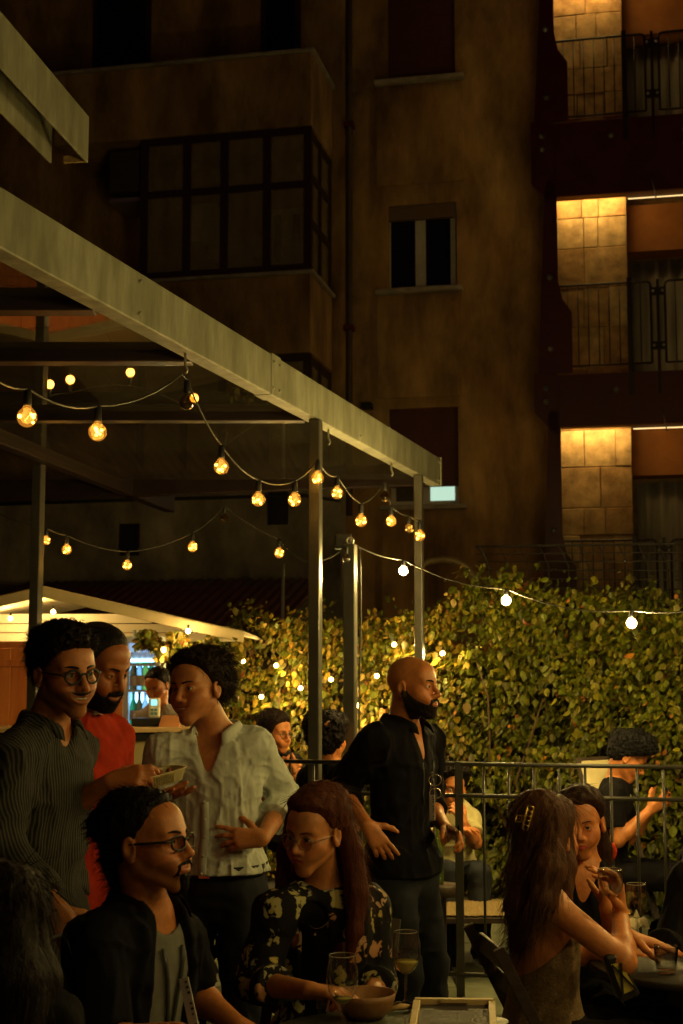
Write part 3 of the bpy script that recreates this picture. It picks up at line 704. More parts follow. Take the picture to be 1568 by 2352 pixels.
# ------------------------------------------------------------------ tables and chairs
def rod_table(name, c, r, ztop, m_top, label, cat='table', thick=.025, group=None, parent_legs=True):
    t = empty(name, (c[0],c[1],0)); tag(t, label, cat, group)
    q = MB(); q.lathe([(.002,ztop-thick),(r-.01,ztop-thick),(r,ztop-thick+.006),(r,ztop-.005),(r-.005,ztop),(.002,ztop)], (c[0],c[1],0), 48); q.build('table_top', m_top, t)
    q = MB(); q.lathe([(.03,.03),(.03,ztop-thick-.001)], (c[0],c[1],0), 12); q.build('stem', M_PERGD, t)
    q = MB(); q.lathe([(.003,.001),(.22,.001),(.22,.012),(.05,.03),(.003,.03)], (c[0],c[1],0), 24); q.build('base', M_PERGD, t)
    return t
TZ = .74
tc = Vector((at(895,2330,3.77).x, 3.77, TZ))
M_TT = mat('green_table_top', (.10,.12,.085), .35, var=.3, vscale=10, bump=.03)
rod_table('bistro_table', tc, .345, TZ, M_TT, 'small round grey green bistro table at the bottom of the picture')
tc2 = Vector((at(1610,2200,4.75).x, 4.75, TZ)); rod_table('bistro_table', tc2, .36, TZ, mat('dark_table_top', (.022,.016,.013), .6, var=.3), 'dark round table at the right edge beside the bare backed woman')
def slat_table(x0, x1, y0, y1, z, label, mtop, leg=.05):
    c = Vector(((x0+x1)/2,(y0+y1)/2,0)); t = empty('low_table', c); tag(t, label, 'table')
    n = 6
    for k in range(n):
        a, b = y0+(y1-y0)*k/n, y0+(y1-y0)*(k+1)/n
        q = MB(); q.box((x0,a+.004,z-.03),(x1,b-.004,z)); q.build('plank', mtop, t, bevel=.004)
    for x in (x0+.06,x1-.06):
        for y in (y0+.06,y1-.06):
            q = MB(); q.box((x-leg/2,y-leg/2,0.052),(x+leg/2,y+leg/2,z-.031)); q.build('leg', mtop, t)
    return t
M_DKW = mat('dark_wood', (.05,.03,.018), .55, var=.4, vscale=4, stretch=(1,8,8), bump=.1)
lx0, lx1 = at(1015,2100,8.1).x, at(1175,2100,8.1).x
zl = at(1090,2090,8.0).z
slat_table(lx0-.1, lx1+.35, 7.75, 8.35, zl, 'low dark wooden table seen through the railing', M_DKW)
M_STRAW = mat('woven_straw', (.22,.15,.06), .8, c2=(.36,.25,.10), vscale=6, stretch=(20,1,1), bump=.4, bscale=60, var=.3)
q = MB(); nr = 26
rows = []
for j in range(14):
    rows.append([Vector((lx0+(lx1-lx0)*1.02*i/nr + random.uniform(-.004,.004), 7.78+.55*j/13 - (random.uniform(0,.02) if j == 0 else 0), zl+.006+.004*((i+j)%2)+random.uniform(0,.002))) for i in range(nr+1)])
q.grid(rows); tag(q.build('placemat', M_STRAW, base=((lx0+lx1)/2,8.05,zl), thick=.004), 'frayed woven straw mat on the low table behind the railing', 'mat')
sx = at(1012,2040,7.7); rod_table('stool', Vector((sx.x,7.7,0)), .1, at(1012,2030,7.7).z, M_DKW, 'round dark stool beside the low table behind the bald man', 'stool', .06)
# slim folding chair behind the bare backed woman
def folding_chair(c, yaw, label):
    t = empty('folding_chair', (c[0],c[1],0)); tag(t, label, 'chair', 'folding chairs at the tables')
    R = Matrix.Rotation(yaw,4,'Z'); R.translation = (c[0],c[1],0)
    def X(*v): return R @ Vector(v)
    for sx in (-.2,.2):
        q = MB(); q.beam(X(sx,.22,.86), X(sx,-.22,0.0), .035,.022, up=(0,1,0)); q.build('back_leg', M_DKW, t, bevel=.003)
        q = MB(); q.beam(X(sx*.86,-.12,.45), X(sx*.86,.28,0.0), .03,.02, up=(0,1,0)); q.build('front_leg', M_DKW, t, bevel=.003)
    for k in range(5):
        q = MB(); y = -.2+.085*k; q.box((-.17,y,.44),(.17,y+.07,.46),R); q.build('seat_slat', M_DKW, t, bevel=.003)
    for z in (.81,.70,.60):
        y = .22*(1-2*(.86-z)/.86)
        q = MB(); q.box((-.18,y-.02,z-.03),(.18,y-.005,z+.03),R); q.build('back_slat', M_DKW, t, bevel=.003)
    return t
c = at(1215,2300,4.5); folding_chair((c.x+.08,4.57,0), math.radians(98), 'dark wooden folding chair under the bare backed woman')
c = at(735,2300,4.65); folding_chair((c.x,4.68,0), math.radians(-14), 'dark wooden folding chair under the woman in the floral shirt')
c = at(250,2300,3.65); folding_chair((c.x,3.72,0), math.radians(58), 'dark wooden folding chair under the man with black glasses and bun')
# reclining canvas chair behind the railing
dc = empty('deck_chair', at(1385,1900,8.5)); dcb = at(1385,1900,8.5); dc.location = (dcb.x,dcb.y,0); dc['_b'] = (dcb.x,dcb.y,0)
tag(dc, 'reclined deck chair with a cream canvas back beside the man with the phone', 'chair')
DY = 8.75
q = MB(); P4 = [at(1329,1748,DY), at(1412,1744,DY), at(1445,1833,DY-.25), at(1362,1834,DY-.25)]
rows = [[P4[0].lerp(P4[1], i/8).lerp(P4[3].lerp(P4[2], i/8), j/6)+Vector((0,.03*math.sin(math.pi*j/6),0)) for i in range(9)] for j in range(7)]
q.grid(rows); q.build('canvas_back', mat('cream_canvas', (.55,.47,.27), .8, var=.15, vscale=10, bump=.1, bscale=120), dc, thick=.006)
for a, b in (((1327,1742),(1442,2010)), ((1414,1740),(1530,2000))):
    q = MB(); A_, B_ = at(*a,DY+.02), at(*b,DY-.7); B_.z = .06; q.beam(A_, B_, .03, .03); q.build('side_frame', M_DKW, dc)
q = MB(); q.beam(at(1327,1744,DY+.02), at(1414,1741,DY+.02), .025,.025); q.build('top_rail', M_DKW, dc)

# ------------------------------------------------------------------ glassware and table things
M_GLASS = thin_glass('clear_glass', (.97,.97,.95), .0, ior=1.55, boost=2.6)
M_WINE = mat('white_wine', (.80,.66,.16), .05, trans=.45, ior=1.33)
def lathe_obj(name, prof, c, m, parent=None, n=28, base=None):
    q = MB(); q.lathe(prof, c, n); return q.build(name, m, parent, base=base)
def wine_glass(c, s, label, wine=.03, tilt=0):
    t = empty('wine_glass', c); tag(t, label, 'wine glass', 'wine glasses')
    c = Vector(c)
    bowl = [(.004,.085),(.012,.088),(.025,.098),(.036,.118),(.0405,.14),(.040,.16),(.036,.185),(.0335,.205)]
    lathe_obj('bowl', [(r*s,z*s) for r,z in bowl], c, M_GLASS, t)
    lathe_obj('rim', [((.0335+.0011*math.cos(a))*s, (.205+.0011*math.sin(a))*s) for a in np.linspace(0,2*math.pi,7)], c, mat('painted_rim_highlight', (.8,.75,.6), .1, trans=.6), t)  # pale rim colour paints a highlight round the glass
    lathe_obj('stem', [(.036*s,.001),(.035*s,.003),(.012*s,.006*s),(.0045*s,.014*s),(.0036*s,.05*s),(.005*s,.087*s)], c, M_GLASS, t)
    if wine:
        zl = .088+wine; pr = [(.001,.0895)]+[(r-.0012,z+.001) for r,z in bowl[1:] if z < zl]
        rr = np.interp(zl,[z for r,z in bowl],[r for r,z in bowl])-.0012; pr += [(rr,zl),(.001,zl)]
        lathe_obj('wine', [(r*s,z*s) for r,z in pr], c, M_WINE, t)
    return t
p = atz(786,2385,TZ+.001); wine_glass(p, 1.02, 'nearly empty wine glass in front of the clay bowl', .012)
p = atz(932,2306,TZ+.001); wine_glass(p, .98, 'wine glass with pale white wine standing behind the menu frame', .034)
p = atz(741,2325,TZ+.001)
t = empty('shot_glass', p); tag(t, 'small cut shot glass left of the nearly empty wine glass', 'glass')
lathe_obj('body', [(.001,.002),(.017,.002),(.0185,.02),(.022,.075),(.021,.075),(.0165,.012),(.001,.012)], p, M_GLASS, t, 10)
# clay bowl
p = atz(838,2335,TZ+.001); M_CLAY = mat('terracotta_bowl', (.22,.10,.04), .5, c2=(.30,.15,.06), vscale=14, bump=.1)
t = empty('clay_bowl', p); tag(t, 'brown clay bowl on the bistro table', 'bowl')
lathe_obj('body', [(.001,.001),(.05,.001),(.072,.02),(.082,.05),(.085,.066),(.080,.066),(.066,.022),(.045,.008),(.001,.008)], p, M_CLAY, t, 36)
# menu frame propped toward the guests
fr_ = empty('menu_board', atz(1045,2350,TZ)); fb = atz(1045,2350,TZ); tag(fr_, 'pale wooden framed dark menu board lying on the bistro table', 'menu')
M_PINE = mat('pale_pine', (.55,.40,.18), .5, c2=(.62,.47,.24), vscale=4, stretch=(1,8,1))
ca = [atz(952,2297,TZ+.02), atz(1133,2299,TZ+.02), atz(1141,2420,TZ+.015), atz(930,2420,TZ+.015)]
def quadbar(a, b, w, h, name='frame_bar'):
    q = MB(); q.beam(a+Vector((0,0,h/2-.012)), b+Vector((0,0,h/2-.012)), w, h); q.build(name, M_PINE, fr_, bevel=.002)
ins = .011
quadbar(ca[0]+Vector((0,0,.001)), ca[1]+Vector((0,0,.001)), .02, .018); quadbar(ca[1]+Vector((-.006,-.011,0)), ca[2]+Vector((-.006,0,0)), .02,.017); quadbar(ca[0]+Vector((.006,-.011,0)), ca[3]+Vector((.006,0,0)), .02,.017)
quadbar(ca[2]+Vector((0,.01,.001)), ca[3]+Vector((0,.01,.001)), .02,.018)
q = MB(); q.add([v+Vector((0,0,-.008)) for v in ca], [(3,2,1,0)]); q.build('menu_sheet', mat('chalkboard', (.06,.05,.045), .6, var=.3, vscale=30), fr_)
q = MB(); q.beam(ca[0].lerp(ca[1],.32)+Vector((0,-.014,.004)), ca[0].lerp(ca[1],.68)+Vector((0,-.014,.004)), .012,.01); q.build('clip', M_PINE, fr_)
p = atz(1125,2352,TZ+.001); lathe_obj('small_plate', [(.001,.001),(.03,.001),(.05,.008),(.049,.010),(.03,.004),(.001,.004)], p, M_WHITEF, None, 30, base=p); tag(bpy.data.objects['small_plate'], 'small white plate at the right rim of the bistro table', 'plate')
q = MB(); a, b = atz(895,2317,TZ+.008), atz(945,2312,TZ+.008); q.tube([a, a.lerp(b,.5)+Vector((0,0,.004)), b], [.006,.009,.006], 8); tag(q.build('bread_stick', mat('bread', (.5,.34,.14), .8, var=.3, vscale=40), base=a), 'short bread stick lying beside the foot of the full wine glass', 'bread')
# right table glassware
p = atz(1463,2165,TZ+.001); wine_glass(p, .98, 'empty wine glass on the dark table at the right edge', 0)
p = atz(1530,2235,TZ+.001); t = empty('tumbler', p); tag(t, 'clear tumbler at the edge of the dark right hand table', 'glass')
lathe_obj('body', [(.001,.003),(.03,.003),(.032,.012),(.0385,.085),(.0375,.085),(.031,.014),(.001,.014)], p, M_GLASS, t, 28)
p = atz(1472,2108,TZ+.06); 
rows = [[atz(1440+52*i/6,2130,TZ+.004)+Vector((.0,.0+.1*j/5, .05*j/5*(.6+.4*math.sin(i*2.1))+.008*math.sin(i*2+j))) for i in range(7)] for j in range(6)]
q = MB(); q.grid(rows); tag(q.build('paper_napkin', mat('napkin', (.5,.42,.25), .9), base=atz(1466,2130,TZ)), 'crumpled paper napkin behind the empty wine glass', 'napkin')
# green bottle on the stool
p = Vector((at(1003,2010,7.7).x, 7.7, at(1012,2030,7.7).z+.001)); t = empty('wine_bottle', p); tag(t, 'green glass wine bottle standing on the round stool', 'bottle')
lathe_obj('body', [(r*1.25,h*1.25) for r,h in bprof], p, mat('green_bottle_glass', (.22,.33,.06), .08, trans=.7), t, 18)
# black bag with yellow panel by the bare backed woman
bg = empty('handbag', at(1420,2240,4.25)); BGc = at(1420,2240,4.25); tag(bg, 'black handbag with a yellow criss-cross panel by the elbow of the bare backed woman', 'handbag')
PX = [at(x,y,4.25) for x,y in ((1385,2196),(1418,2188),(1474,2286),(1425,2306))]
q = MB(); back = [p+Vector((.0,.07,0)) for p in PX]; q.hexa([PX[3],PX[2],back[2],back[3],PX[0],PX[1],back[1],back[0]]); q.build('body', mat('black_leather', (.015,.013,.012), .35, bump=.1), bg, bevel=.012)
c = (PX[0]+PX[1]+PX[2]+PX[3])/4; ip = [c+(p-c)*.62+Vector((.004,-.004,0)) for p in PX]
q = MB(); q.hexa([p for p in (ip[3],ip[2],ip[2]+Vector((0,.01,0)),ip[3]+Vector((0,.01,0)),ip[0],ip[1],ip[1]+Vector((0,.01,0)),ip[0]+Vector((0,.01,0)))]); q.build('yellow_panel', mat('yellow_cloth', (.55,.45,.08), .7), bg)
for a, b in ((0,2),(1,3)):
    q = MB(); q.beam(ip[a]+Vector((0,-.006,0)), ip[b]+Vector((0,-.006,0)), .008,.006); q.build('strap', M_BLACK, bg)

# ------------------------------------------------------------------ string lights
M_ENV = thin_glass('bulb_glass', (.72,.58,.32), .0, ior=1.5, boost=3.5)
M_LED = emit_mat('led_amber', (1,.48,.08), 18, True)
def lit_glass():
    m = thin_glass('lit_bulb_glass', (1,.80,.42), .0, ior=1.5, boost=1.3); nt = m.node_tree; n_ = nt.nodes; out = n_['Material Output']; src_ = out.inputs['Surface'].links[0].from_socket
    e = n_.new('ShaderNodeEmission'); e.inputs[0].default_value = (1,.38,.04,1); e.inputs[1].default_value = .20; ad = n_.new('ShaderNodeAddShader'); nt.links.new(src_, ad.inputs[0]); nt.links.new(e.outputs[0], ad.inputs[1]); nt.links.new(ad.outputs[0], out.inputs['Surface']); m.cycles.emission_sampling = 'NONE'; return m
M_ENVL = lit_glass()
M_LEDW = emit_mat('bulb_warm_white', (1,.72,.34), 60)
M_LEDH = emit_mat('fairy_warm', (1,.62,.18), 26)
AMBER = (1,.56,.14); WARM = (1,.70,.20)
def point(parent, loc, c, w, r=.03):
    l = bpy.data.lights.new('bulb_light', 'POINT'); l.energy = w; l.color = c; l.shadow_soft_size = r
    o = bpy.data.objects.new('bulb_light', l); col.objects.link(o); o.parent = parent; o.location = Vector(loc)-Vector(parent['_b']); return o
RB = .033
env_prof = [(.0125*1.0,.042),(.0125,.036),(.0165,.0305)] + [(RB*math.sin(a), RB*math.cos(a)) for a in np.linspace(.6,math.pi-.02,11)]
def globe(c, d, label, lit=1, w=5.0, group='clear globe bulbs on the pergola string', tiltv=None):
    c = Vector(c); t = empty('string_bulb', c); tag(t, label, 'light bulb', group)
    s = d/(2*RB); n = 18
    q = MB(); q.lathe([(r*s,z*s) for r,z in env_prof], c, n); q.build('glass_globe', M_ENVL if lit == 1 else M_ENV, t)
    q = MB(); q.lathe([(.001,.095*s),(.009*s,.095*s),(.013*s,.085*s),(.0145*s,.045*s),(.0135*s,.038*s),(.001,.038*s)], c, 12); q.build('socket', M_BLACK, t)
    if lit:
        q = MB(); rr = random.Random(hash(label) & 0xffff)
        for k in range(6):
            a = rr.uniform(0,6.28); zz = rr.uniform(-.7,.65); rad = RB*s*.72*math.sqrt(1-zz*zz*.8)
            q.ball(c+Vector((rad*math.cos(a), rad*math.sin(a), zz*RB*s*.8)), .0058*s*rr.uniform(.7,1.25), 4)
        q.build('led_cluster', M_LED if lit == 1 else emit_mat('led_amber_dim', (1,.5,.08), 3), t)
        q = MB(); q.tube([c+Vector((0,0,.045*s)), c+Vector((.01*s,0,.01*s)), c+Vector((-.01*s,.01*s,-.01*s)), c+Vector((0,-.01*s,-.02*s))], .0012*s, 5); q.build('led_wire', M_STEEL, t)
        if w: point(t, c, AMBER, w*(1 if lit == 1 else .25), .03)
    return c + Vector((0,0,.095*s))
def cord(pts, name, label, r=.0045, sub=6):
    P_ = []
    for a, b in zip(pts[:-1], pts[1:]):
        sag = .10*(b-a).length
        for k in range(sub):
            t = k/sub; P_.append(a.lerp(b,t) - Vector((0,0,sag*4*t*(1-t)*.55)))
    P_.append(pts[-1]); q = MB(); q.tube(P_, r, 6); return tag(q.build(name, M_WIRE, base=pts[0]), label, 'cable', 'festoon cables')
def od(Y): return on(A0,dA,Y)
A_sp = [(62,958,47,1,4.95,'lit by a single point, leftmost on the string under the main beam'),(224,992,43,1,5.5,'large bright, second from the left under the main beam'),(429,923,37,0,6.15,'unlit, hanging from the hook under the main beam'),
        (508,1072,35,1,6.6,'lit, hanging low right of the unlit bulb under the beam'),(593,1147,32,1,7.05,'lit, first of two at the lowest sag left of the middle post'),(676,1148,31,1,7.4,'lit, second of two at the lowest sag left of the middle post'),
        (729,1097,29,1,7.6,'lit, hanging in front of the middle post'),(774,1132,28,1,8.2,'lit, just right of the middle post'),(829,1196,28,1,8.6,'lit, at the low sag between middle and right posts'),
        (883,1140,23,0,9.0,'unlit, hanging from the far hook of the beam'),(898,1197,25,1,9.1,'lit, just below the unlit bulb near the right post'),(939,1213,21,2,9.4,'dim, left of the right post'),(964,1230,25,1,9.55,'lit, in front of the right post')]
tops = []
for x,y,d,lit,Y,desc in A_sp:
    tops.append(globe(at(x,y,Y), d*Y/F, ('clear globe bulb %s' % desc), lit, .55))
cord([at(-40,850,4.6), tops[0], tops[1], beam_pt(418,812)*1 + Vector((0,0,-.09)), tops[2]], 'festoon_cable', 'black cord carrying the two leftmost globe bulbs to the beam hook')
cord([tops[2], tops[3], tops[4], tops[5], tops[6]], 'festoon_cable', 'black cord sagging from the beam hook to the middle post')
cord([tops[6], tops[7], tops[8], tops[9], ], 'festoon_cable', 'black cord looping from the middle post to the far beam hook')
cord([tops[9], tops[10], tops[11], tops[12]], 'festoon_cable', 'black cord running from the far beam hook to the right post')
B_sp = [(106,1241,20,1,9.6,'half hidden behind the left post'),(153,1262,23,1,9.7,'lit, first right of the left post'),(292,1298,22,1,9.9,'lit, lowest on the far string above the hut'),(442,1256,23,1,10.1,'lit, over the right slope of the hut roof'),(515,1190,20,0,10.3,'unlit, hanging in the middle of the far string'),(641,1270,23,1,10.3,'lit, left of the middle post on the far string'),(795,1282,19,0,8.1,'unlit, against the free standing light pole')]
tops = []
for x,y,d,lit,Y,desc in B_sp:
    tops.append(globe(at(x,y,Y), d*Y/F, ('clear globe bulb %s' % desc), lit, .5, 'clear globe bulbs on the far string'))
cord([at(-60,1150,9.5)]+tops[:3]+[tops[3]], 'festoon_cable', 'thin black cord of the far string over the hut')
cord(tops[3:], 'festoon_cable', 'thin black cord of the far string from the hut to the light pole')
def drop(c, d, label, c_m, w, colr, group, hang=True):
    c = Vector(c); t = empty('string_bulb', c); tag(t, label, 'light bulb', group); r = d/2
    q = MB(); q.lathe([(r*.42,r*.88),(r*.7,r*.66),(r*.95,r*.2),(r*.92,-.3*r),(r*.55,-.78*r),(.02*r,-.96*r)], c, 14); q.build('glowing_globe', c_m, t)
    q = MB(); q.lathe([(.001,r*2.4),(r*.4,r*2.4),(r*.5,r*2.2),(r*.5,r*1.06),(.001,r*1.06)], c, 10); q.build('socket', M_BLACK, t)
    l = point(t, c, colr, w, r*1.06)
    return c+Vector((0,0,r*2.4))
CG = 'bright white bulbs on the terrace string'
CW = 190
ct = [at(806,1246,8.2)]
for x,y,Y,desc in ((926,1311,8.4,'first from the light pole'),(1162,1379,8.0,'above the middle of the ivy hedge'),(1450,1431,7.4,'nearest the right edge, above the ivy hedge')):
    ct.append(drop(at(x,y,Y), .055, 'bright round white bulb on the terrace string, %s' % desc, M_LEDW, CW, WARM, CG))
OUT = [(1.98,6.75,2.0),(2.12,5.9,2.1),(2.05,5.0,2.22),(1.95,4.1,2.32),(1.95,3.1,2.42),(1.75,2.0,2.5),(1.1,.9,2.55)]
for k, v in enumerate(OUT):
    ct.append(drop(v, .042, 'bright white terrace string bulb out of frame at right, number %s' % ('one','two','three','four','five','six','seven')[k], M_LEDW, (80,100,115,110,110,85,60)[k], WARM, CG))
cord(ct, 'festoon_cable', 'taut pale cord of the terrace string running out to the right', .004)
HG = 'fairy bulbs in the ivy and hut'
for x,y,Y,desc,w in ((432,1449,9.55,'at the right corner of the hut roof',2.5),(376,1492,9.6,'in the ivy beside the fridge',4),(489,1493,9.8,'in the ivy above the white shirted man',4),(558,1518,None,'in the ivy left of the middle post, upper',4.5),(634,1528,None,'in the ivy left of the middle post, lower',4.5),
                 (865,1552,None,'in the ivy between pole and bald man',5),(1016,1500,None,'in the ivy right of the bald head',5),(24,1420,10.5,'under the hut gable at the left edge',6),(122,1405,10.5,'under the hut gable peak',6),(760,1560,None,'added in the ivy right of the middle post',4.5),(690,1580,None,'added low in the ivy left of the middle post',4),(905,1480,None,'added high in the ivy behind the right post',4),(820,1620,None,'added low in the ivy beside the light pole',4),(600,1600,None,'added low in the ivy above the woman with glasses',4)):  # ivy bulbs described as added are extras that brighten the hedge
    if Y is None:
        k_ = (x-CX)/F; t_ = (k_*HA.y-HA.x)/(HB.x-HA.x-k_*(HB.y-HA.y)); Y = HA.y+(HB.y-HA.y)*t_-.55; w *= 1.3
    drop(at(x,y,Y), .036, 'small glowing fairy bulb %s' % desc, M_LEDH, w*5.5, (1,.66,.22), HG)
# ------------------------------------------------------------------ people: distance-field bodies meshed as one continuous surface
NL = np.random.default_rng(11).random((32,32,32)).astype(np.float32)
def vnoise(p):
    q = np.floor(p).astype(np.int32); f = (p-q).astype(np.float32); f = f*f*(3-2*f); q &= 31; q1 = (q+1) & 31
    x0,y0,z0 = q[:,0],q[:,1],q[:,2]; x1,y1,z1 = q1[:,0],q1[:,1],q1[:,2]; fx,fy,fz = f[:,0],f[:,1],f[:,2]
    a = NL[x0,y0,z0]*(1-fx)+NL[x1,y0,z0]*fx; b = NL[x0,y1,z0]*(1-fx)+NL[x1,y1,z0]*fx
    c = NL[x0,y0,z1]*(1-fx)+NL[x1,y0,z1]*fx; d = NL[x0,y1,z1]*(1-fx)+NL[x1,y1,z1]*fx
    a = a*(1-fy)+b*fy; c = c*(1-fy)+d*fy
    return (a*(1-fz)+c*fz)*2-1
def A3(v): return np.array(v, np.float32)
class Prim:
    def __init__(s, kind, *a, k=.02, op='u', cut=None):
        s.kind = kind; s.k = k; s.op = op; s.cut = cut
        if kind == 'c':
            s.a, s.b, s.ra, s.rb = A3(a[0]), A3(a[1]), a[2], a[3]
            s.lo = np.minimum(s.a-s.ra, s.b-s.rb); s.hi = np.maximum(s.a+s.ra, s.b+s.rb)
        else:
            s.c, s.r, s.R = A3(a[0]), A3(a[1]), (A3(a[2]) if len(a) > 2 and a[2] is not None else np.eye(3, dtype=np.float32))
            e = np.sqrt(((s.R*s.r[:,None])**2).sum(0)); s.lo = s.c-e; s.hi = s.c+e
    def dist(s, X, Y, Z):
        if s.kind == 'c':
            ba = s.b-s.a; L2 = float(ba@ba)+1e-9; px, py, pz = X-s.a[0], Y-s.a[1], Z-s.a[2]
            t = np.clip((px*ba[0]+py*ba[1]+pz*ba[2])/L2, 0, 1)
            d = np.sqrt((px-t*ba[0])**2+(py-t*ba[1])**2+(pz-t*ba[2])**2) - (s.ra+(s.rb-s.ra)*t)
        else:
            px, py, pz = X-s.c[0], Y-s.c[1], Z-s.c[2]
            q = [(px*s.R[i,0]+py*s.R[i,1]+pz*s.R[i,2])/s.r[i] for i in range(3)]
            k0 = np.sqrt(q[0]**2+q[1]**2+q[2]**2)+1e-6; k1 = np.sqrt((q[0]/s.r[0])**2+(q[1]/s.r[1])**2+(q[2]/s.r[2])**2)+1e-6
            d = k0*(k0-1)/k1
        if s.cut is not None:
            p, n = s.cut; d = np.maximum(d, (X-p[0])*n[0]+(Y-p[1])*n[1]+(Z-p[2])*n[2])
        return d
def comb(a, d, k, op):
    if op == 'u': h = np.maximum(k-np.abs(a-d),0)/k; return np.minimum(a,d)-h*h*k*.25
    d = -d; h = np.maximum(k-np.abs(a-d),0)/k; return np.maximum(a,d)+h*h*k*.25
def eval_pts(prims, P):
    D = np.full(len(P), .5, np.float32)
    for p in prims: D = comb(D, p.dist(P[:,0],P[:,1],P[:,2]), p.k, p.op)
    return D
class Grid:
    def __init__(s, ax): s.ax = [np.asarray(a,np.float32) for a in ax]; s.D = np.full([len(a) for a in s.ax], .5, np.float32)
    def sl(s, lo, hi):
        return tuple(slice(max(0,int(np.searchsorted(a,l))-1), min(len(a),int(np.searchsorted(a,h))+1)) for a,l,h in zip(s.ax,lo,hi))
    def xyz(s, sl): return s.ax[0][sl[0]][:,None,None], s.ax[1][sl[1]][None,:,None], s.ax[2][sl[2]][None,None,:]
    def add(s, prims, pad=.03):
        for p in prims:
            sl = s.sl(p.lo-p.k-pad, p.hi+p.k+pad); X,Y,Z = s.xyz(sl)
            if 0 in s.D[sl].shape: continue
            s.D[sl] = comb(s.D[sl], p.dist(X,Y,Z), p.k, p.op)
        return s
    def near(s, w=.03):
        m = np.abs(s.D) < w; i,j,k = np.nonzero(m)
        return m, np.stack([s.ax[0][i], s.ax[1][j], s.ax[2][k]],1)
def surface_nets(D, ax):
    s = D < 0
    c = np.zeros([n-1 for n in D.shape], np.uint8)
    for a in (0,1):
        for b in (0,1):
            for d in (0,1): c += s[a:D.shape[0]-1+a, b:D.shape[1]-1+b, d:D.shape[2]-1+d]
    act = (c > 0) & (c < 8); I,J,K = np.nonzero(act); n = len(I)
    ids = np.full(act.shape, -1, np.int32); ids[act] = np.arange(n)
    val = {}; 
    for a in (0,1):
        for b in (0,1):
            for d in (0,1): val[a,b,d] = D[I+a,J+b,K+d]
    pos = np.zeros((n,3),np.float32); cnt = np.zeros(n,np.float32)
    x = [ax[0][I],ax[0][I+1]]; y = [ax[1][J],ax[1][J+1]]; z = [ax[2][K],ax[2][K+1]]
    for p in val:
        for axis in range(3):
            if p[axis]: continue
            q = list(p); q[axis] = 1; q = tuple(q); v0, v1 = val[p], val[q]; m = (v0 < 0) != (v1 < 0)
            t = np.where(m, v0/np.where(m, v0-v1, 1), 0)
            e = [x[p[0]],y[p[1]],z[p[2]]]; f = [x[q[0]],y[q[1]],z[q[2]]]
            for w in range(3): pos[:,w] += np.where(m, e[w]+(f[w]-e[w])*t, 0)
            cnt += m
    pos /= cnt[:,None]
    quads = []
    for axis in range(3):
        sl0 = [slice(1,-1)]*3; sl1 = [slice(1,-1)]*3; sl0[axis] = slice(0,-1); sl1[axis] = slice(1,None)
        a, b = s[tuple(sl0)], s[tuple(sl1)]; i,j,k = np.nonzero(a != b); fl = a[i,j,k]
        o = [1,1,1]; o[axis] = 0; i, j, k = i+o[0], j+o[1], k+o[2]
        u, v = [(1,2),(2,0),(0,1)][axis]
        def cid(du, dv):
            q = [i,j,k]; q[u] = q[u]-du; q[v] = q[v]-dv; return ids[q[0],q[1],q[2]]
        Q = np.stack([cid(1,1),cid(0,1),cid(0,0),cid(1,0)],1); Q[~fl] = Q[~fl][:,::-1]; quads.append(Q)
    return pos, np.concatenate(quads)
def mesh_obj(name, pos, quads, m, parent=None, base=(0,0,0), colors=None):
    me = bpy.data.meshes.new(name); n = len(pos); f = len(quads); w = quads.shape[1] if f else 4
    me.vertices.add(n); me.vertices.foreach_set('co', (pos-A3(base)).reshape(-1).astype(np.float32))
    me.loops.add(f*w); me.loops.foreach_set('vertex_index', quads.reshape(-1).astype(np.int32))
    me.polygons.add(f); me.polygons.foreach_set('loop_start', np.arange(0,f*w,w,dtype=np.int32)); me.polygons.foreach_set('loop_total', np.full(f,w,np.int32))
    me.polygons.foreach_set('use_smooth', np.ones(f,bool)); me.update(calc_edges=True); me.validate()
    me.materials.append(m)
    if colors is not None:
        c4 = np.ones((n,4),np.float32); c4[:,:3] = colors; a = me.color_attributes.new('col','FLOAT_COLOR','POINT'); a.data.foreach_set('color', c4.reshape(-1))
    o = bpy.data.objects.new(name, me); col.objects.link(o); o['_b'] = tuple(base)
    if parent is not None: o.parent = parent
    else: o.location = base
    return o
def axis_steps(lo, hi, coarse, fine):
    """grid lines from lo to hi, with finer steps inside the given intervals"""
    out = [lo]; x = lo
    while x < hi:
        st = coarse
        for a, b, f in fine:
            if a-coarse < x < b: st = min(st, f)
        x += st; out.append(x)
    return out
def head_axes(yaw, pitch, roll):
    y, p, r = (math.radians(v) for v in (yaw,pitch,roll))
    f = Vector((math.sin(y)*math.cos(p), -math.cos(y)*math.cos(p), math.sin(p))); l = Vector((math.cos(y), math.sin(y), 0)); u = f.cross(l)
    R = Matrix.Rotation(r, 3, f); l, u = R @ l, R @ u
    return A3(l), A3(f), A3(u)
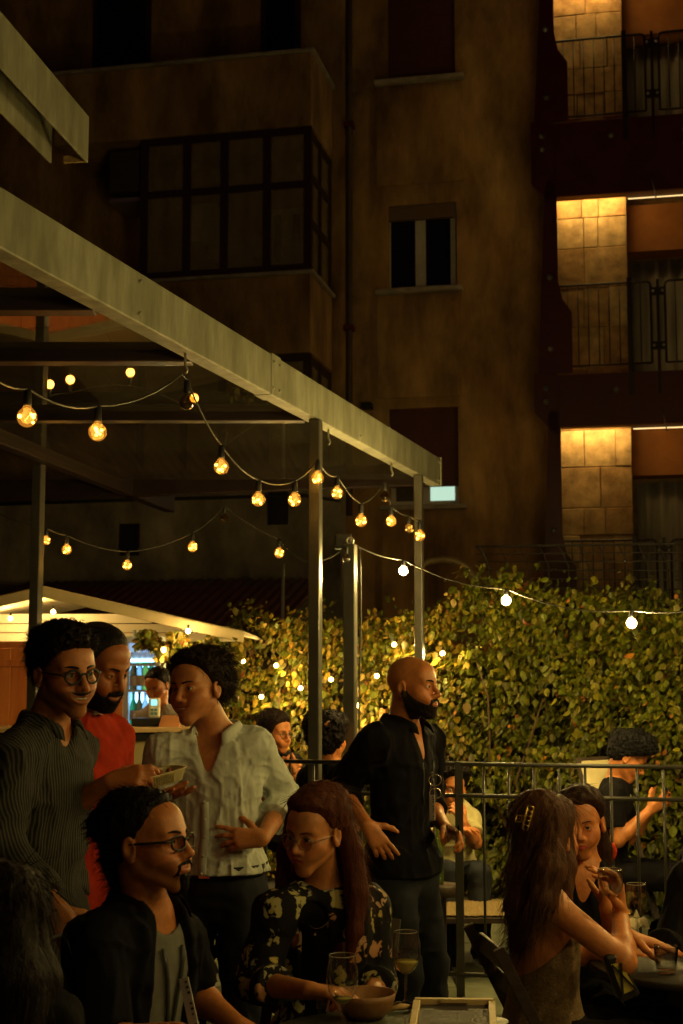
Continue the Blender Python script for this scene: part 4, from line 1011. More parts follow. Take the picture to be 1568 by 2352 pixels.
class Head:
    def __init__(s, c, yaw, pitch=0, roll=0, sc=1.0, smile=0, female=False, eyes=1.0, bald=False, jaw=1.0, open_=0):
        s.c = A3(c); s.l, s.f, s.u = head_axes(yaw,pitch,roll); s.sc = sc; s.R = np.stack([s.l,s.f,s.u]); s.smile = smile; s.female = female; s.eyes = eyes; s.jaw = jaw; s.open = open_
    def w(s, p): p = A3(p)*s.sc; return s.c + p[0]*s.l + p[1]*s.f + p[2]*s.u
    def local(s, P): return ((P-s.c) @ s.R.T)/s.sc
    def E(s, c, r, **k): return Prim('e', s.w(c), A3(r)*s.sc, s.R, **k)
    def C(s, a, b, ra, rb, **k): return Prim('c', s.w(a), s.w(b), ra*s.sc, rb*s.sc, **k)
    def cranium(s):
        return [s.E((0,-.012,.038),(.0735,.096,.082),k=.03), s.E((0,.035,-.028),(.057,.056,.072),k=.035)]
    def prims(s):
        E, C = s.E, s.C; o = s.cranium(); jw = .048*s.jaw; fm = s.female
        for q in (-1,1):
            o += [C((q*jw,.0,-.052),(q*.013,.070,-.104),.018,.0145,k=.028), E((q*.044,.052,-.028),(.026,.03,.026),k=.025),
                  E((q*.035,.075,-.05),(.016,.02,.018),k=.02)]
            if s.smile: o.append(E((q*.040,.068,-.036),(.017,.018,.016),k=.015))
        o += [E((0,.072,-.106),(.018,.017,.016),k=.02), E((0,.055,.045),(.055,.036,.045),k=.03)]
        for q in (-1,1): o.append(C((q*.012,.088,.020),(q*.045,.074,.022),.0085 if fm else .0105,.008,k=.018))
        # eye sockets, lids
        for q in (-1,1): o.append(E((q*.031,.098,.0),(.019,.016,.0125),k=.014,op='s'))
        o += [C((0,.088,.018),(0,.113,-.030),.0080,.0095,k=.013), E((0,.113,-.034),(.0105,.012,.0095),k=.009)]
        for q in (-1,1): o += [E((q*.0125,.101,-.038),(.0078,.0105,.0075),k=.008), E((q*.006,.108,-.0455),(.0035,.006,.003),k=.003,op='s')]
        for q in (-1,1):
            o.append(E((q*.031,.0795,.0),(.0165,.0135,.0138),k=.006))
            o.append(E((q*.031,.093,-.0005-.001*(1-s.eyes)),(.0128,.0125,.0058*s.eyes),k=.0025,op='s'))
        # mouth
        cz = .0055*s.smile; wd = .0245+.0085*s.smile; bf = .0945; bk = .014+.007*s.smile
        o += [E((0,.082,-.066),(.032,.020,.024),k=.022)]
        up = .0048 if fm else .0038; lo_ = .0054; T = np.linspace(-1,1,9)
        uz = lambda t: -.067+cz*t*t*1.3
        P_ = np.array([[s.w((wd*t,f_,uz(t))) for f_ in np.linspace(.13,.02,56)] for t in T]); D_ = eval_pts(o, P_.reshape(-1,3)).reshape(9,56); fs_ = np.linspace(.13,.02,56)[np.argmax(D_ < 0,1)]
        s.mouth = [(wd*t, fs_[i], uz(t), t) for i,t in enumerate(T)]
        for (l0,f0,u0,t0),(l1,f1,u1,t1) in zip(s.mouth[:-1],s.mouth[1:]):
            tp = lambda t: max(.25, 1-t*t*.85)
            o += [C((l0,f0-.0012,u0+.0045*tp(t0)),(l1,f1-.0012,u1+.0045*tp(t1)),up*tp(t0),up*tp(t1),k=.004), C((l0,f0-.0015,u0-(.0058+.004*s.open)*tp(t0)),(l1,f1-.0015,u1-(.0058+.004*s.open)*tp(t1)),lo_*tp(t0),lo_*tp(t1),k=.004)]
        for (l0,f0,u0,t0),(l1,f1,u1,t1) in zip(s.mouth[:-1],s.mouth[1:]):
            gg = lambda t: .0010+.0046*s.open*max(.1,1-t*t); o.append(C((l0,f0+.003,u0-.001*s.open),(l1,f1+.003,u1-.001*s.open),gg(t0),gg(t1),k=.002,op='s'))
        # ears
        for q in (-1,1):
            o += [E((q*.0785,-.010,-.006),(.0095,.020,.031),k=.008), E((q*.086,-.004,-.002),(.007,.011,.018),k=.006,op='s'), E((q*.080,-.004,-.031),(.007,.009,.010),k=.008)]
        return o
def hand_prims(Wp, d, n, side, hs=1.0, curl=(.35,.4,.45,.5), spread=.06, thumb=.5, k=.006, thumb_in=0.0):
    """palm, four fingers and a thumb; d = finger direction, n = the way the palm faces, side +1 left / -1 right"""
    d = Vector(d).normalized(); n = Vector(n); n = (n-d*n.dot(d)).normalized(); s = d.cross(n)*(1 if side < 0 else -1); W_ = Vector(Wp)
    o = []; kk = .012*hs
    for off, ln in ((.026,.086),(.009,.088),(-.009,.084),(-.025,.076)):
        o.append(Prim('c', W_+d*.012*hs+s*off*.55*hs, W_+d*ln*hs+s*off*hs, .0165*hs, .0125*hs, k=kk))
    tips = []
    for i,(off,ln,L) in enumerate(((.027,.088,.072),(.0095,.091,.080),(-.009,.087,.074),(-.0265,.078,.058))):
        p = W_+d*ln*hs+s*off*hs; a = 0; c = curl[i]; r = [.0092,.0084,.0076,.0062]
        sp = (1.5-i)*spread
        for j,(fr_,bend) in enumerate(((.46,c*.75),(.30,c*1.05),(.24,c*.7))):
            a += bend; dr = (d*math.cos(a)+n*math.sin(a)+s*sp*math.cos(a)).normalized(); q = p+dr*L*fr_*hs
            o.append(Prim('c', p, q, r[j]*hs, r[j+1]*hs, k=k*hs)); p = q
        tips.append(p)
    p = W_+d*.022*hs+s*.024*hs+n*.004*hs; b = thumb
    for j,(L,r0,r1) in enumerate(((.040,.0150,.0115),(.032,.0112,.0098),(.026,.0096,.0072))):
        dr = (d*(.55+.22*j+thumb_in*.2*j)+s*(.80-.30*j*b)+n*(.30+.18*j*b+thumb_in)).normalized(); q = p+dr*L*hs
        o.append(Prim('c', p, q, r0*hs, r1*hs, k=.008*hs)); p = q
    return o
def lerp(a, b, t): return Vector(a).lerp(Vector(b), t)

M_SKIN = mat('skin', (.5,.3,.2), .46, attr='col', spec=.42, var=.26, vscale=38, bump=.10, bscale=260, sss=.12)
M_HAIR = {}
def hair_mat(c):
    k = 'hair_%d_%d_%d' % tuple(int(v*1000) for v in c)
    if k not in MATS: mat(k, c, .58, var=.5, vscale=90, stretch=(1,1,.25), bump=.5, bscale=260, spec=.12)
    return MATS[k]
M_EYE = mat('eyeball', (.8,.8,.8), .12, attr='col', spec=.6)
M_TEETH = mat('teeth', (.52,.44,.30), .3)

def strands(verts, normals, flow, n, L, r, curl, lift, rs, seg=5, jitter=.3):
    """tapered three-sided locks rooted on the hair surface"""
    m = MB(); idx = rs.integers(0, len(verts), n); V_ = []; F_ = []; o = 0
    for i in idx:
        p = verts[i].copy(); nr = normals[i]; d = flow(p, nr); d = d-nr*(d@nr)*.85+nr*lift+rs.normal(0,jitter,3); d /= np.linalg.norm(d)+1e-6
        ll = L*rs.uniform(.5,1.3); e1 = np.cross(d, nr); e1 /= np.linalg.norm(e1)+1e-6; e2 = np.cross(e1,d); ph = rs.uniform(0,6.28); p = p-nr*.006
        for j in range(seg+1):
            t = j/seg; c = p+d*ll*t + (e1*math.cos(ph+t*curl*6.28)+e2*math.sin(ph+t*curl*6.28))*ll*.16*min(1,curl)*min(1,t*2)+np.array((0,0,-.25*ll*t*t))
            rr = r*(1-t*.85)
            for k in range(3): a = 2.094*k; V_.append(c+(e1*math.cos(a)+e2*math.sin(a))*rr)
            if j:
                for k in range(3): F_.append((o+(j-1)*3+k, o+(j-1)*3+(k+1)%3, o+j*3+(k+1)%3, o+j*3+k))
        o += (seg+1)*3
    return np.array(V_,np.float32), np.array(F_,np.int32)
def vnormals(pos, quads):
    a = pos[quads[:,2]]-pos[quads[:,0]]; b = pos[quads[:,3]]-pos[quads[:,1]]; fn = np.cross(a,b); N_ = np.zeros_like(pos)
    for k in range(4): np.add.at(N_, quads[:,k], fn)
    return N_/(np.linalg.norm(N_,axis=1)[:,None]+1e-9)

def person(label, head, J, yaw, skin=(.50,.28,.17), fine=.0038, coarse=.010, hands=(), shirt=None, trousers=None, hair=None, beard=None, brows=True,
           glasses=None, w=1.0, girth=1.0, lips=(.40,.125,.06), stubble=0, group='guests on the terrace', neck_r=.054, shoe=True, collar=None, inner=None, seed=1, teeth=False):
    rs = np.random.default_rng(seed)
    y = math.radians(yaw); l = Vector((math.cos(y),math.sin(y),0)); f = Vector((math.sin(y),-math.cos(y),0)); RB_ = np.stack([A3(l),A3(f),A3((0,0,1))])
    N_, PV = Vector(J['N']), Vector(J['PV']); base = Vector((PV.x,PV.y,0))
    ax_t = (N_-PV); ch = PV.lerp(N_,.66); ws = PV.lerp(N_,.33)
    up = ax_t.normalized(); ll = (l-up*l.dot(up)).normalized(); ff = up.cross(ll); ff = ff if ff.dot(f) > 0 else -ff
    RT = np.stack([A3(ll),A3(ff),A3(up)])
    def torso(inf, kk=.05):
        g = girth
        return [Prim('e', ch+ff*.005, (.150*w+inf,.098*g+inf,.185+inf), RT, k=kk), Prim('e', ws, (.128*w*g+inf,.092*g+inf,.15+inf), RT, k=kk), Prim('e', PV, (.152*w+inf,.112*g+inf,.125+inf), RT, k=kk)]
    def sh(inf):
        o = []
        for S in ('SL','SR'): o.append(Prim('c', N_-Vector((0,0,.015)), J[S], .048+inf, .050*w**.5+inf, k=.05))
        return o
    neckb = head.w((0,-.028,-.055)); neckm = N_+Vector((0,0,.01))
    prims = torso(0)+sh(0)+[Prim('c', neckb, neckm, neck_r*head.sc, neck_r*1.06, k=.03)]
    for sfx in 'LR':
        S, E_, Wr = J['S'+sfx], J['E'+sfx], J['W'+sfx]
        m = lerp(E_,Wr,.28)
        prims += [Prim('c', S, E_, .047*w**.5, .038*w**.4, k=.03), Prim('c', E_, m, .037*w**.4, .038*w**.4, k=.02), Prim('c', m, Wr, .038*w**.4, .0255, k=.02)]
    legs = []
    for q, sfx in ((1,'L'),(-1,'R')):
        H = PV+ll*q*.085*w-Vector((0,0,.05)); K_ = J.get('K'+sfx); A_ = J.get('A'+sfx)
        if K_ is None: K_ = H+Vector((0,0,0))+f*.03; K_.z = .50; K_ = K_+l*q*.02
        if A_ is None: A_ = Vector((K_.x,K_.y,.09))-f*.03+l*q*.015
        legs.append((H,Vector(K_),Vector(A_)))
        prims += [Prim('c', H, K_, .078*w, .052, k=.04), Prim('c', K_, A_, .050, .035, k=.03), Prim('c', Vector(A_)-Vector((0,0,.045)), Vector(A_)+f*.12-Vector((0,0,.055)), .034, .026, k=.03)]
    for hd in hands: prims += hand_prims(*hd['a'], **hd.get('k',{}))
    hp = head.prims(); prims += hp
    # variable-resolution grid: fine round the head and hands
    allp = prims; lo = np.min([p.lo for p in allp],0)-.02; hi = np.max([p.hi for p in allp],0)+.02
    hc = head.c; fi = [[],[],[]]
    for a in range(3): fi[a].append((hc[a]-.135*head.sc, hc[a]+.135*head.sc, fine))
    for hd in hands:
        hpx = hand_prims(*hd['a'], **hd.get('k',{})); l0 = np.min([p.lo for p in hpx],0); h0 = np.max([p.hi for p in hpx],0)
        for a in range(3): fi[a].append((l0[a], h0[a], max(fine,.0042)))
    G = Grid([axis_steps(lo[a],hi[a],coarse,fi[a]) for a in range(3)]).add(prims)
    pos, quads = surface_nets(G.D, G.ax)
    # skin colours by anatomy
    C_ = np.tile(A3(skin),(len(pos),1)); hl = head.local(pos)
    inh = (np.abs(hl) < .14).all(1)
    lipm = inh & (((hl[:,0]/(.0255+.0075*head.smile))**2+((hl[:,2]+.068-.0055*head.smile*np.minimum(1.2,(hl[:,0]/.026)**2))/(.0078+.0022*head.open))**2+((hl[:,1]-.094)/.026)**2) < 1)
    C_[lipm] = A3(lips)
    ck = inh & (hl[:,1] > .03); red = np.exp(-((np.abs(hl[:,0])-.042)**2+(hl[:,2]+.03)**2)/.0006)*ck; C_ *= 1-np.array((0,.16,.14))[None]*red[:,None]
    if stubble:
        sm = inh & (hl[:,2] < np.interp(hl[:,1],[-.02,.02,.05,.08,.12],[.0,-.03,-.052,-.045,-.043])) & (hl[:,1] > -.005) & ~lipm
        C_[sm] *= 1-stubble*np.array((.75,.7,.6))
    body = mesh_obj('person', pos, quads, M_SKIN, None, base, C_)
    tag(body, label, 'person', group)
    # eyes
    for q in (-1,1):
        m = MB(); c = head.w((q*.031,.0795,0)); r = .0128*head.sc; n = 12
        m.ball(c, r, n); eo = m.build('eye', M_EYE, body, base=base)
        vv = np.array([v.co for v in eo.data.vertices])+A3(base)-c; cs = (vv @ head.f)/np.linalg.norm(vv,axis=1)
        ec = np.tile(A3((.62,.56,.48)),(len(vv),1)); ec[cs > .86] = (.07,.035,.015); ec[cs > .965] = (.004,.004,.004)
        c4 = np.ones((len(vv),4),np.float32); c4[:,:3] = ec; a_ = eo.data.color_attributes.new('col','FLOAT_COLOR','POINT'); a_.data.foreach_set('color', c4.reshape(-1))
    for q in (-1,1):
        m = MB(); pts = []
        for t in np.linspace(-1,1,7):
            ang = t*.82; pts.append(Vector(head.w((q*.031+.0150*math.sin(ang), .0795+.0150*math.cos(ang)-.001, .0056*head.eyes*math.sqrt(max(0,1-(t*.93)**2))+.0006-.001*(1-head.eyes)))))
        m.tube(pts, np.array([.0004,.0009,.0011,.0011,.0011,.0010,.0005])*head.sc*(1.25 if head.female else .9), 5); m.build('eyelashes', M_BLACK, body, base=base)
    def surf(lx, uz, f0=.14):
        fs = np.linspace(f0,0,70); P_ = np.stack([head.w((lx,v,uz)) for v in fs]); D = eval_pts(hp, P_); i = np.argmax(D < 0); return fs[i]
    hcol = (.02,.013,.01) if hair is None else hair.get('c',(.02,.013,.01))
    hm = hair_mat(hcol)
    if brows:
        for q in (-1,1):
            m = MB(); pts = []
            for t in np.linspace(0,1,6):
                lx = q*(.013+.036*t); uz = .0195+.006*math.sin(t*2.2)-.002*t; pts.append(Vector(head.w((lx, surf(lx,uz)+.0012, uz))))
            th = (.0022 if head.female else .0034)*head.sc; m.tube(pts, [th*.8,th,th,th*.9,th*.7,th*.35], 6); m.build('eyebrow', hm, body, base=base)
    if teeth:
        m = MB(); rows = [[head.w((l0*.96, f0-.0012, u0+dz*(1-.5*t0*t0))) for l0,f0,u0,t0 in head.mouth] for dz in (.0042,-.0034)]
        m.grid([[Vector(p) for p in r] for r in rows]); m.build('teeth', M_TEETH, body, base=base, thick=.002)
    # ---- beard as a thickened patch of the face surface
    if beard:
        st = fine*1.05; b0 = head.c-.15*head.sc; b1 = head.c+.15*head.sc
        GB = Grid([np.arange(b0[a],b1[a],st) for a in range(3)]).add(hp+[Prim('c', neckb, neckm, neck_r*head.sc, neck_r*1.06, k=.03)], pad=.05)
        X,Y,Z = GB.xyz((slice(None),)*3); P3 = np.stack(np.broadcast_arrays(X,Y,Z),-1).reshape(-1,3); q = head.local(P3); lx, fy, uz = q.T; D = GB.D.reshape(-1)
        fk = A3(beard.get('line',[.0,-.036,-.058,-.068,-.074]))
        ut = np.interp(fy,[-.02,.02,.055,.08,.1],fk)
        m1 = np.minimum(uz-ut, np.maximum(uz+.0465+.12*np.abs(lx), np.abs(lx)-.035))*.8; m2 = -(np.sqrt((lx/(.027+.006*head.smile))**2+((fy-.1)/.04)**2+((uz+.0695-.004*head.smile*(lx/.026)**2)/.0108)**2)-1)*.0105
        m3 = -.004-fy; m4 = -.128-uz
        uc = -.0525-.16*np.abs(lx)+.005*head.smile*(lx/.026)**2; ms = (np.abs(uz-uc)-(.0046*np.clip(1-(lx/.040)**2,0,1)+.0004))*.9; ms = np.maximum(ms, np.abs(lx)-.037)
        if beard.get('moustache'): m1 = ms; m3 = .055-fy
        if beard.get('goatee'): m1 = np.minimum(np.maximum(uz+.0785, np.abs(lx)-.018-.15*(uz+.1)), np.minimum(ms, np.maximum(np.abs(np.abs(lx)-.029)-.0035, np.maximum(uz+.056,-.085-uz)))); m3 = .045-fy
        th = beard.get('t',.008); nz = vnoise(P3*70)*.35+vnoise(P3*170)*.4
        tt = th*(1+nz*.6)*np.clip((-m1)/.02+.35,.2,1)
        Fd = np.maximum.reduce([D-tt, m1, m2, m3, m4])*head.sc
        GB.D = Fd.reshape(GB.D.shape).astype(np.float32); bp, bq = surface_nets(GB.D, GB.ax)
        if len(bp):
            if beard.get('strands',1):
                nb = vnormals(bp,bq); sv, sf = strands(bp, nb, lambda p,n_: A3((0,0,-1))+head.f*.2, int(900*beard.get('strands',1)), .016, .0008, .3, .35, rs, 3)
                bq = np.concatenate([bq, sf+len(bp)]); bp = np.concatenate([bp, sv])
            mesh_obj('beard' if not beard.get('moustache') else 'moustache', bp, bq, hm, body, base)
    # ---- hair
    if hair:
        st = max(fine,.0042); cr = head.cranium(); ext = hair.get('locks',[])
        b0 = head.c-.17*head.sc; b1 = head.c+.17*head.sc
        lk = [Prim('c', a, b, ra, rb, k=.02) for a,b,ra,rb in ext]
        for p in lk: b0 = np.minimum(b0,p.lo-.03); b1 = np.maximum(b1,p.hi+.03)
        if (b1-b0).max() > .5: st *= 1.35
        GH = Grid([np.arange(b0[a],b1[a],st) for a in range(3)]).add(cr, pad=.09)
        X,Y,Z = GH.xyz((slice(None),)*3); P3 = np.stack(np.broadcast_arrays(X,Y,Z),-1).reshape(-1,3); q = head.local(P3); lx, fy, uz = q.T; D = GH.D.reshape(-1)
        fm_ = hair.get('line',[-.04,-.03,-.012,.012,.035,.062,.085,.13])
        fmax = np.interp(uz,[-.12,-.06,-.02,.01,.04,.068,.09,.12],fm_) + hair.get('part',0)*np.abs(lx+hair.get('px',0))
        m1 = (fy-fmax)*.75; m2 = hair.get('nape',-.075)-uz
        tb = hair.get('t',.012); tt = tb + hair.get('top',0)*np.clip((uz-.03)/.07,0,1.2) + hair.get('back',0)*np.clip(-fy/.09,0,1) + hair.get('side',0)*np.clip(1-np.abs(uz)/.07,0,1) + hair.get('front',0)*np.clip(fy/.08,0,1)*np.clip((uz-.05)/.03,0,1)
        am = hair.get('lump',.2); fq = hair.get('freq',38)
        nr_ = np.abs(D) < .085; nz = np.zeros(len(P3),np.float32)
        nz[nr_] = (.5-np.abs(vnoise(P3[nr_]*fq)))*.7+(.4-np.abs(vnoise(P3[nr_]*fq*2.1+4)))*.6+vnoise(P3[nr_]*fq*4.3)*.25
        Fd = np.maximum.reduce([D-tt*(1+nz*am)*np.clip(.4-m1/.03,.35,1), m1, m2*np.ones_like(m1)])*head.sc
        GH.D = Fd.reshape(GH.D.shape).astype(np.float32)
        if lk:
            GH.add(lk)
            mm, PP = GH.near(.02); sgv = hair.get('vf',(70,70,5)); GH.D[mm] += .0045*vnoise(PP*A3(sgv))+.002*vnoise(PP*A3(sgv)*2.3)
        for p in hair.get('cutters',[]): GH.add([p])
        hp_, hq = surface_nets(GH.D, GH.ax)
        if len(hp_):
            nm = vnormals(hp_, hq); nS = hair.get('n',600)
            if nS:
                fl = hair.get('flow')
                cc = head.c; 
                def dflow(p, n_): d = p-cc; return A3((d[0]*2,d[1]*2,-.6))-head.f*.3
                hv = head.local(hp_); ok = ~((np.abs(hv[:,0]) > .055)&(hv[:,1] > -.045)&(hv[:,2] < .03))&(hv[:,1] < hair.get('smax',.075)); hs_, ns_ = hp_[ok], nm[ok]
                sv, sf = strands(hs_, ns_, fl or dflow, nS, hair.get('L',.03), hair.get('r',.0011), hair.get('curl',.3), hair.get('lift',.25), rs, 6, hair.get('jit',.3))
                hq = np.concatenate([hq, sf+len(hp_)]); hp_ = np.concatenate([hp_, sv])
            mesh_obj('hair', hp_, hq, hm, body, base)
    # ---- shirt
    def cloth(name, prs, m, step, amp, nf, cuts=(), hem=None, vert=1, colors=None, keep=None):
        lo = np.min([p.lo for p in prs],0)-.03; hi = np.max([p.hi for p in prs],0)+.03
        Gc = Grid([np.arange(lo[a],hi[a]+step,step) for a in range(3)]).add(prs, pad=.04)
        mm, PP = Gc.near(.035)
        if amp:
            q = PP-A3(base); s_ = A3((nf,nf,nf*.32 if vert else nf))
            q = q+.05*np.stack([vnoise(q*7+1),vnoise(q*7+5),vnoise(q*7+8)],1)
            n1 = vnoise(q*s_+3.3); n2 = vnoise(q*s_*2.1+9.1); n3 = vnoise(q*A3((nf*.8,nf*.8,nf*1.2))+5); n4 = vnoise(q*A3((nf*1.7,nf*1.7,nf*.9))+7)
            rg = lambda v: (1-np.minimum(1,np.abs(v)*1.8))**2
            Gc.D[mm] -= amp*(1.15*rg(n1)+.55*rg(n2)+.8*rg(n3)+.45*rg(n4)-.75)
        if keep is not None: Gc.D = np.maximum(Gc.D, keep(*Gc.xyz((slice(None),)*3))).astype(np.float32)
        Gc.add(list(cuts), pad=.02)
        p_, q_ = surface_nets(Gc.D, Gc.ax)
        return mesh_obj(name, p_, q_, m, body, base, None if colors is None else colors(p_))
    if inner:
        prs = torso(.009)+sh(.006)
        cuts = [Prim('c', N_+up*(.02-inner.get('v',.02))+ff*.02, N_+up*.16, neck_r+.02, neck_r+.06, k=.008, op='s')]
        cloth('undershirt', prs, inner['m'], .009, .003, 12, cuts)
    if shirt:
        inf = shirt.get('inf',.014); prs = torso(inf)+sh(inf) if not shirt.get('nosh') else torso(inf)
        hz = shirt.get('hem',-.12)
        prs.append(Prim('e', PV+Vector((0,0,hz*.5)), (.160*w+inf,.122*girth+inf,.13), RT, k=.06))
        sl = shirt.get('sleeve',1.0); sr = shirt.get('loose',.012)
        for sfx in ('LR' if sl > 0 else ''):
            S, E_, Wr = (Vector(J[k_+sfx]) for k_ in 'SEW')
            slx = shirt.get('sleeve'+sfx, sl)
            if slx <= 1:
                e = S.lerp(E_, slx); d = (E_-S).normalized(); prs.append(Prim('c', S, e+d*.02, .050*w**.5+inf, .046*w**.4+sr, k=.03, cut=(A3(e), A3(d))))
            else:
                prs.append(Prim('c', S, E_, .050*w**.5+inf, .042*w**.4+sr, k=.03)); e = E_.lerp(Wr, slx-1); d = (Wr-E_).normalized()
                prs.append(Prim('c', E_, e+d*.02, .042*w**.4+sr, .036+sr, k=.02, cut=(A3(e), A3(d))))
                prs.append(Prim('c', e-d*.035, e+d*.02, .040+sr, .040+sr, k=.008, cut=(A3(e), A3(d))))
        cuts = list(shirt.get('cuts',[]))
        if shirt.get('v'):   # open neck down to a point on the chest
            vb = N_-up*shirt['v']+ff*.13; cuts.append(Prim('c', N_+up*.06+ff*.06, vb, .062, .004, k=.012, op='s'))
        if shirt.get('openf'):  # worn open: a wedge cut down the whole front
            wd_, dep = shirt['openf']; sx_ = shirt.get('openx',0)
            cuts.append(Prim('c', N_-up*.02+ff*(dep)+ll*sx_, PV+ff*(dep+.02)+ll*sx_, wd_*.9, wd_*1.15, k=.01, op='s'))
        cuts.append(Prim('c', N_+up*.02, N_+up*.16, neck_r+.012+shirt.get('neck',0), neck_r+.05, k=.008, op='s'))
        zhem = PV.z+hz
        keep = lambda X,Y,Z: zhem-Z+X*0+Y*0
        if shirt.get('below'):
            bz, bs_ = shirt['below']; keep = lambda X,Y,Z: np.maximum(zhem-Z+X*0+Y*0, (Z-bz-((X-PV.x)*f.x+(Y-PV.y)*f.y)*bs_)*.8)
        cloth('shirt', prs, shirt['m'], shirt.get('step',.0075), shirt.get('amp',.007), shirt.get('nf',11), cuts, keep=keep)
    if collar:
        # folded collar: a band round the neck that rolls outwards, open in front
        cm = collar['m']; R0 = neck_r+collar.get('r',.014); op = collar.get('open',.55); h0 = collar.get('h',.032); m = MB(); rows = []
        n = 27; A = [op+(2*math.pi-2*op)*i/(n-1) for i in range(n)]
        for (dr, dz, t0) in ((.0,-.022,0),(.001,.004,0),(.002,h0*.8,.2),(.006,h0*.85,.5),(.013,h0*.5,.8),(.021,-.012,1)):
            row = []
            for i, a in enumerate(A):
                fr = max(0, math.cos(a)); drop = -.045*fr*fr*(1-.4*t0)*collar.get('drop',1)
                tipo = .030*t0*max(0,1-min(i,n-1-i)/3)
                c = N_ + up*(.022+dz+drop-.5*tipo) + (ff*math.cos(a)+ll*math.sin(a))*(R0+dr*(1+.4*fr)) + ff*(.018*fr+.5*tipo)
                row.append(c)
            rows.append(row)
        m.grid(rows); m.build('collar', cm, body, base=base, thick=.0035)
    if trousers:
        prs = [Prim('e', PV-Vector((0,0,.03)), (.158*w,.118*girth,.14), RT, k=.05)]
        for H,K_,A_ in legs: prs += [Prim('c', H, K_, .092*w, .068, k=.03), Prim('c', K_, A_, .066, .055, k=.03)]
        cloth('trousers', prs, trousers, .011, .007, 10, vert=0)
    if shoe and trousers:
        for H,K_,A_ in legs:
            m = MB(); c = Vector((A_.x,A_.y,0)); prof = []
            rows = []
            for t in np.linspace(0,1,9):
                wd = .042*math.sin(math.pi*min(1,.18+.82*t)**.8*.94)+.012; ht = .085*(1-t)**.8+.035; ctr = c+f*(-.07+.26*t)
                rows.append([ctr+l*wd*x_+Vector((0,0,.003+ht*z_)) for x_,z_ in ((-1,0),(-1.02,.35),(-.75,.8),(0,1),(.75,.8),(1.02,.35),(1,0))])
            m.grid(rows); k_ = len(m.v); m.f.append(tuple(range(6,-1,-1))); m.sm.append(True); m.mi.append(0); m.f.append(tuple(range(k_-7,k_))); m.sm.append(True); m.mi.append(0)
            m.build('shoe', M_BLACK, body, base=base)
    if glasses:
        gm = glasses['m']; rr = glasses.get('R',.0225); tr = glasses.get('t',.0018); fo = glasses.get('f',.106); gz = glasses.get('z',-.004); q_ = MB()
        sq = glasses.get('sq',1.0)
        for q in (-1,1):
            pts = []
            for a in np.linspace(0,2*math.pi,25):
                ca, sa = math.cos(a), math.sin(a); pw = glasses.get('p',1.0); ca = math.copysign(abs(ca)**pw,ca); sa = math.copysign(abs(sa)**pw,sa)
                lx = q*.0325+rr*ca; pts.append(Vector(head.w((lx, fo-.010*(abs(lx)/.055)**2, gz+rr*.86*sq*sa))))
            q_.tube(pts, tr*head.sc, 6, cap=False)
            q_.tube([Vector(head.w(v)) for v in ((q*(.0325+rr),fo-.010,gz+.006),(q*.069,fo-.022,gz+.007),(q*.0765,.04,gz+.008),(q*.078,-.012,gz+.010),(q*.077,-.03,gz-.012))], glasses.get('arm',tr)*head.sc, 6)
        q_.tube([Vector(head.w((x_,fo+.002,gz+.006+.003*math.cos(x_*180)))) for x_ in np.linspace(-.0105,.0105,5)], tr*head.sc, 6)
        go = q_.build('glasses', gm, body, base=base)
        for q in (-1,1):
            m = MB(); pts = [Vector(head.w((q*.0325+rr*math.cos(a)*.97, fo-.010*((abs(q*.0325+rr*math.cos(a)))/.055)**2, gz+rr*.84*sq*math.sin(a)))) for a in np.linspace(0,2*math.pi,20,endpoint=False)]
            m.add(pts, [tuple(range(20))]); m.build('lens', MATS.get('lens_glass') or thin_glass('lens_glass',(.93,.93,.9),.0,boost=1.2), go, base=base)
    body['_pp'] = 0
    return body, dict(ff=ff, ll=ll, up=up, f=f, l=l, base=base, N=N_, PV=PV, legs=legs)
# ------------------------------------------------------------------ the people
def stripe_mat(name, c1, c2, yaw, freq):
    m = mat(name, c1, .85, spec=.2); nt = m.node_tree; n = nt.nodes; L = nt.links; p = n['Principled BSDF']
    tc = n.new('ShaderNodeTexCoord'); mp = n.new('ShaderNodeMapping'); mp.inputs['Rotation'].default_value = (0,0,-math.radians(yaw)); L.new(tc.outputs['Object'], mp.inputs[0])
    wv = n.new('ShaderNodeTexWave'); wv.bands_direction = 'DIAGONAL' if False else 'X'; wv.inputs['Scale'].default_value = freq; wv.inputs['Distortion'].default_value = 1.2; wv.inputs['Detail'].default_value = 2; wv.inputs['Detail Scale'].default_value = .7
    L.new(mp.outputs[0], wv.inputs['Vector'])
    r = n.new('ShaderNodeValToRGB'); r.color_ramp.elements[0].position = .45; r.color_ramp.elements[1].position = .8; r.color_ramp.elements[0].color = (*c1,1); r.color_ramp.elements[1].color = (*c2,1)
    ns = n.new('ShaderNodeTexNoise'); ns.inputs['Scale'].default_value = 70; ns.inputs['Detail'].default_value = 3; L.new(tc.outputs['Object'], ns.inputs['Vector'])
    ml = n.new('ShaderNodeMath'); ml.operation = 'MULTIPLY'; L.new(wv.outputs['Fac'], ml.inputs[0]); ad = n.new('ShaderNodeMath'); ad.inputs[1].default_value = .5; L.new(ns.outputs['Fac'], ad.inputs[0]); L.new(ad.outputs[0], ml.inputs[1])
    L.new(ml.outputs[0], r.inputs[0]); L.new(r.outputs[0], p.inputs['Base Color']); return m
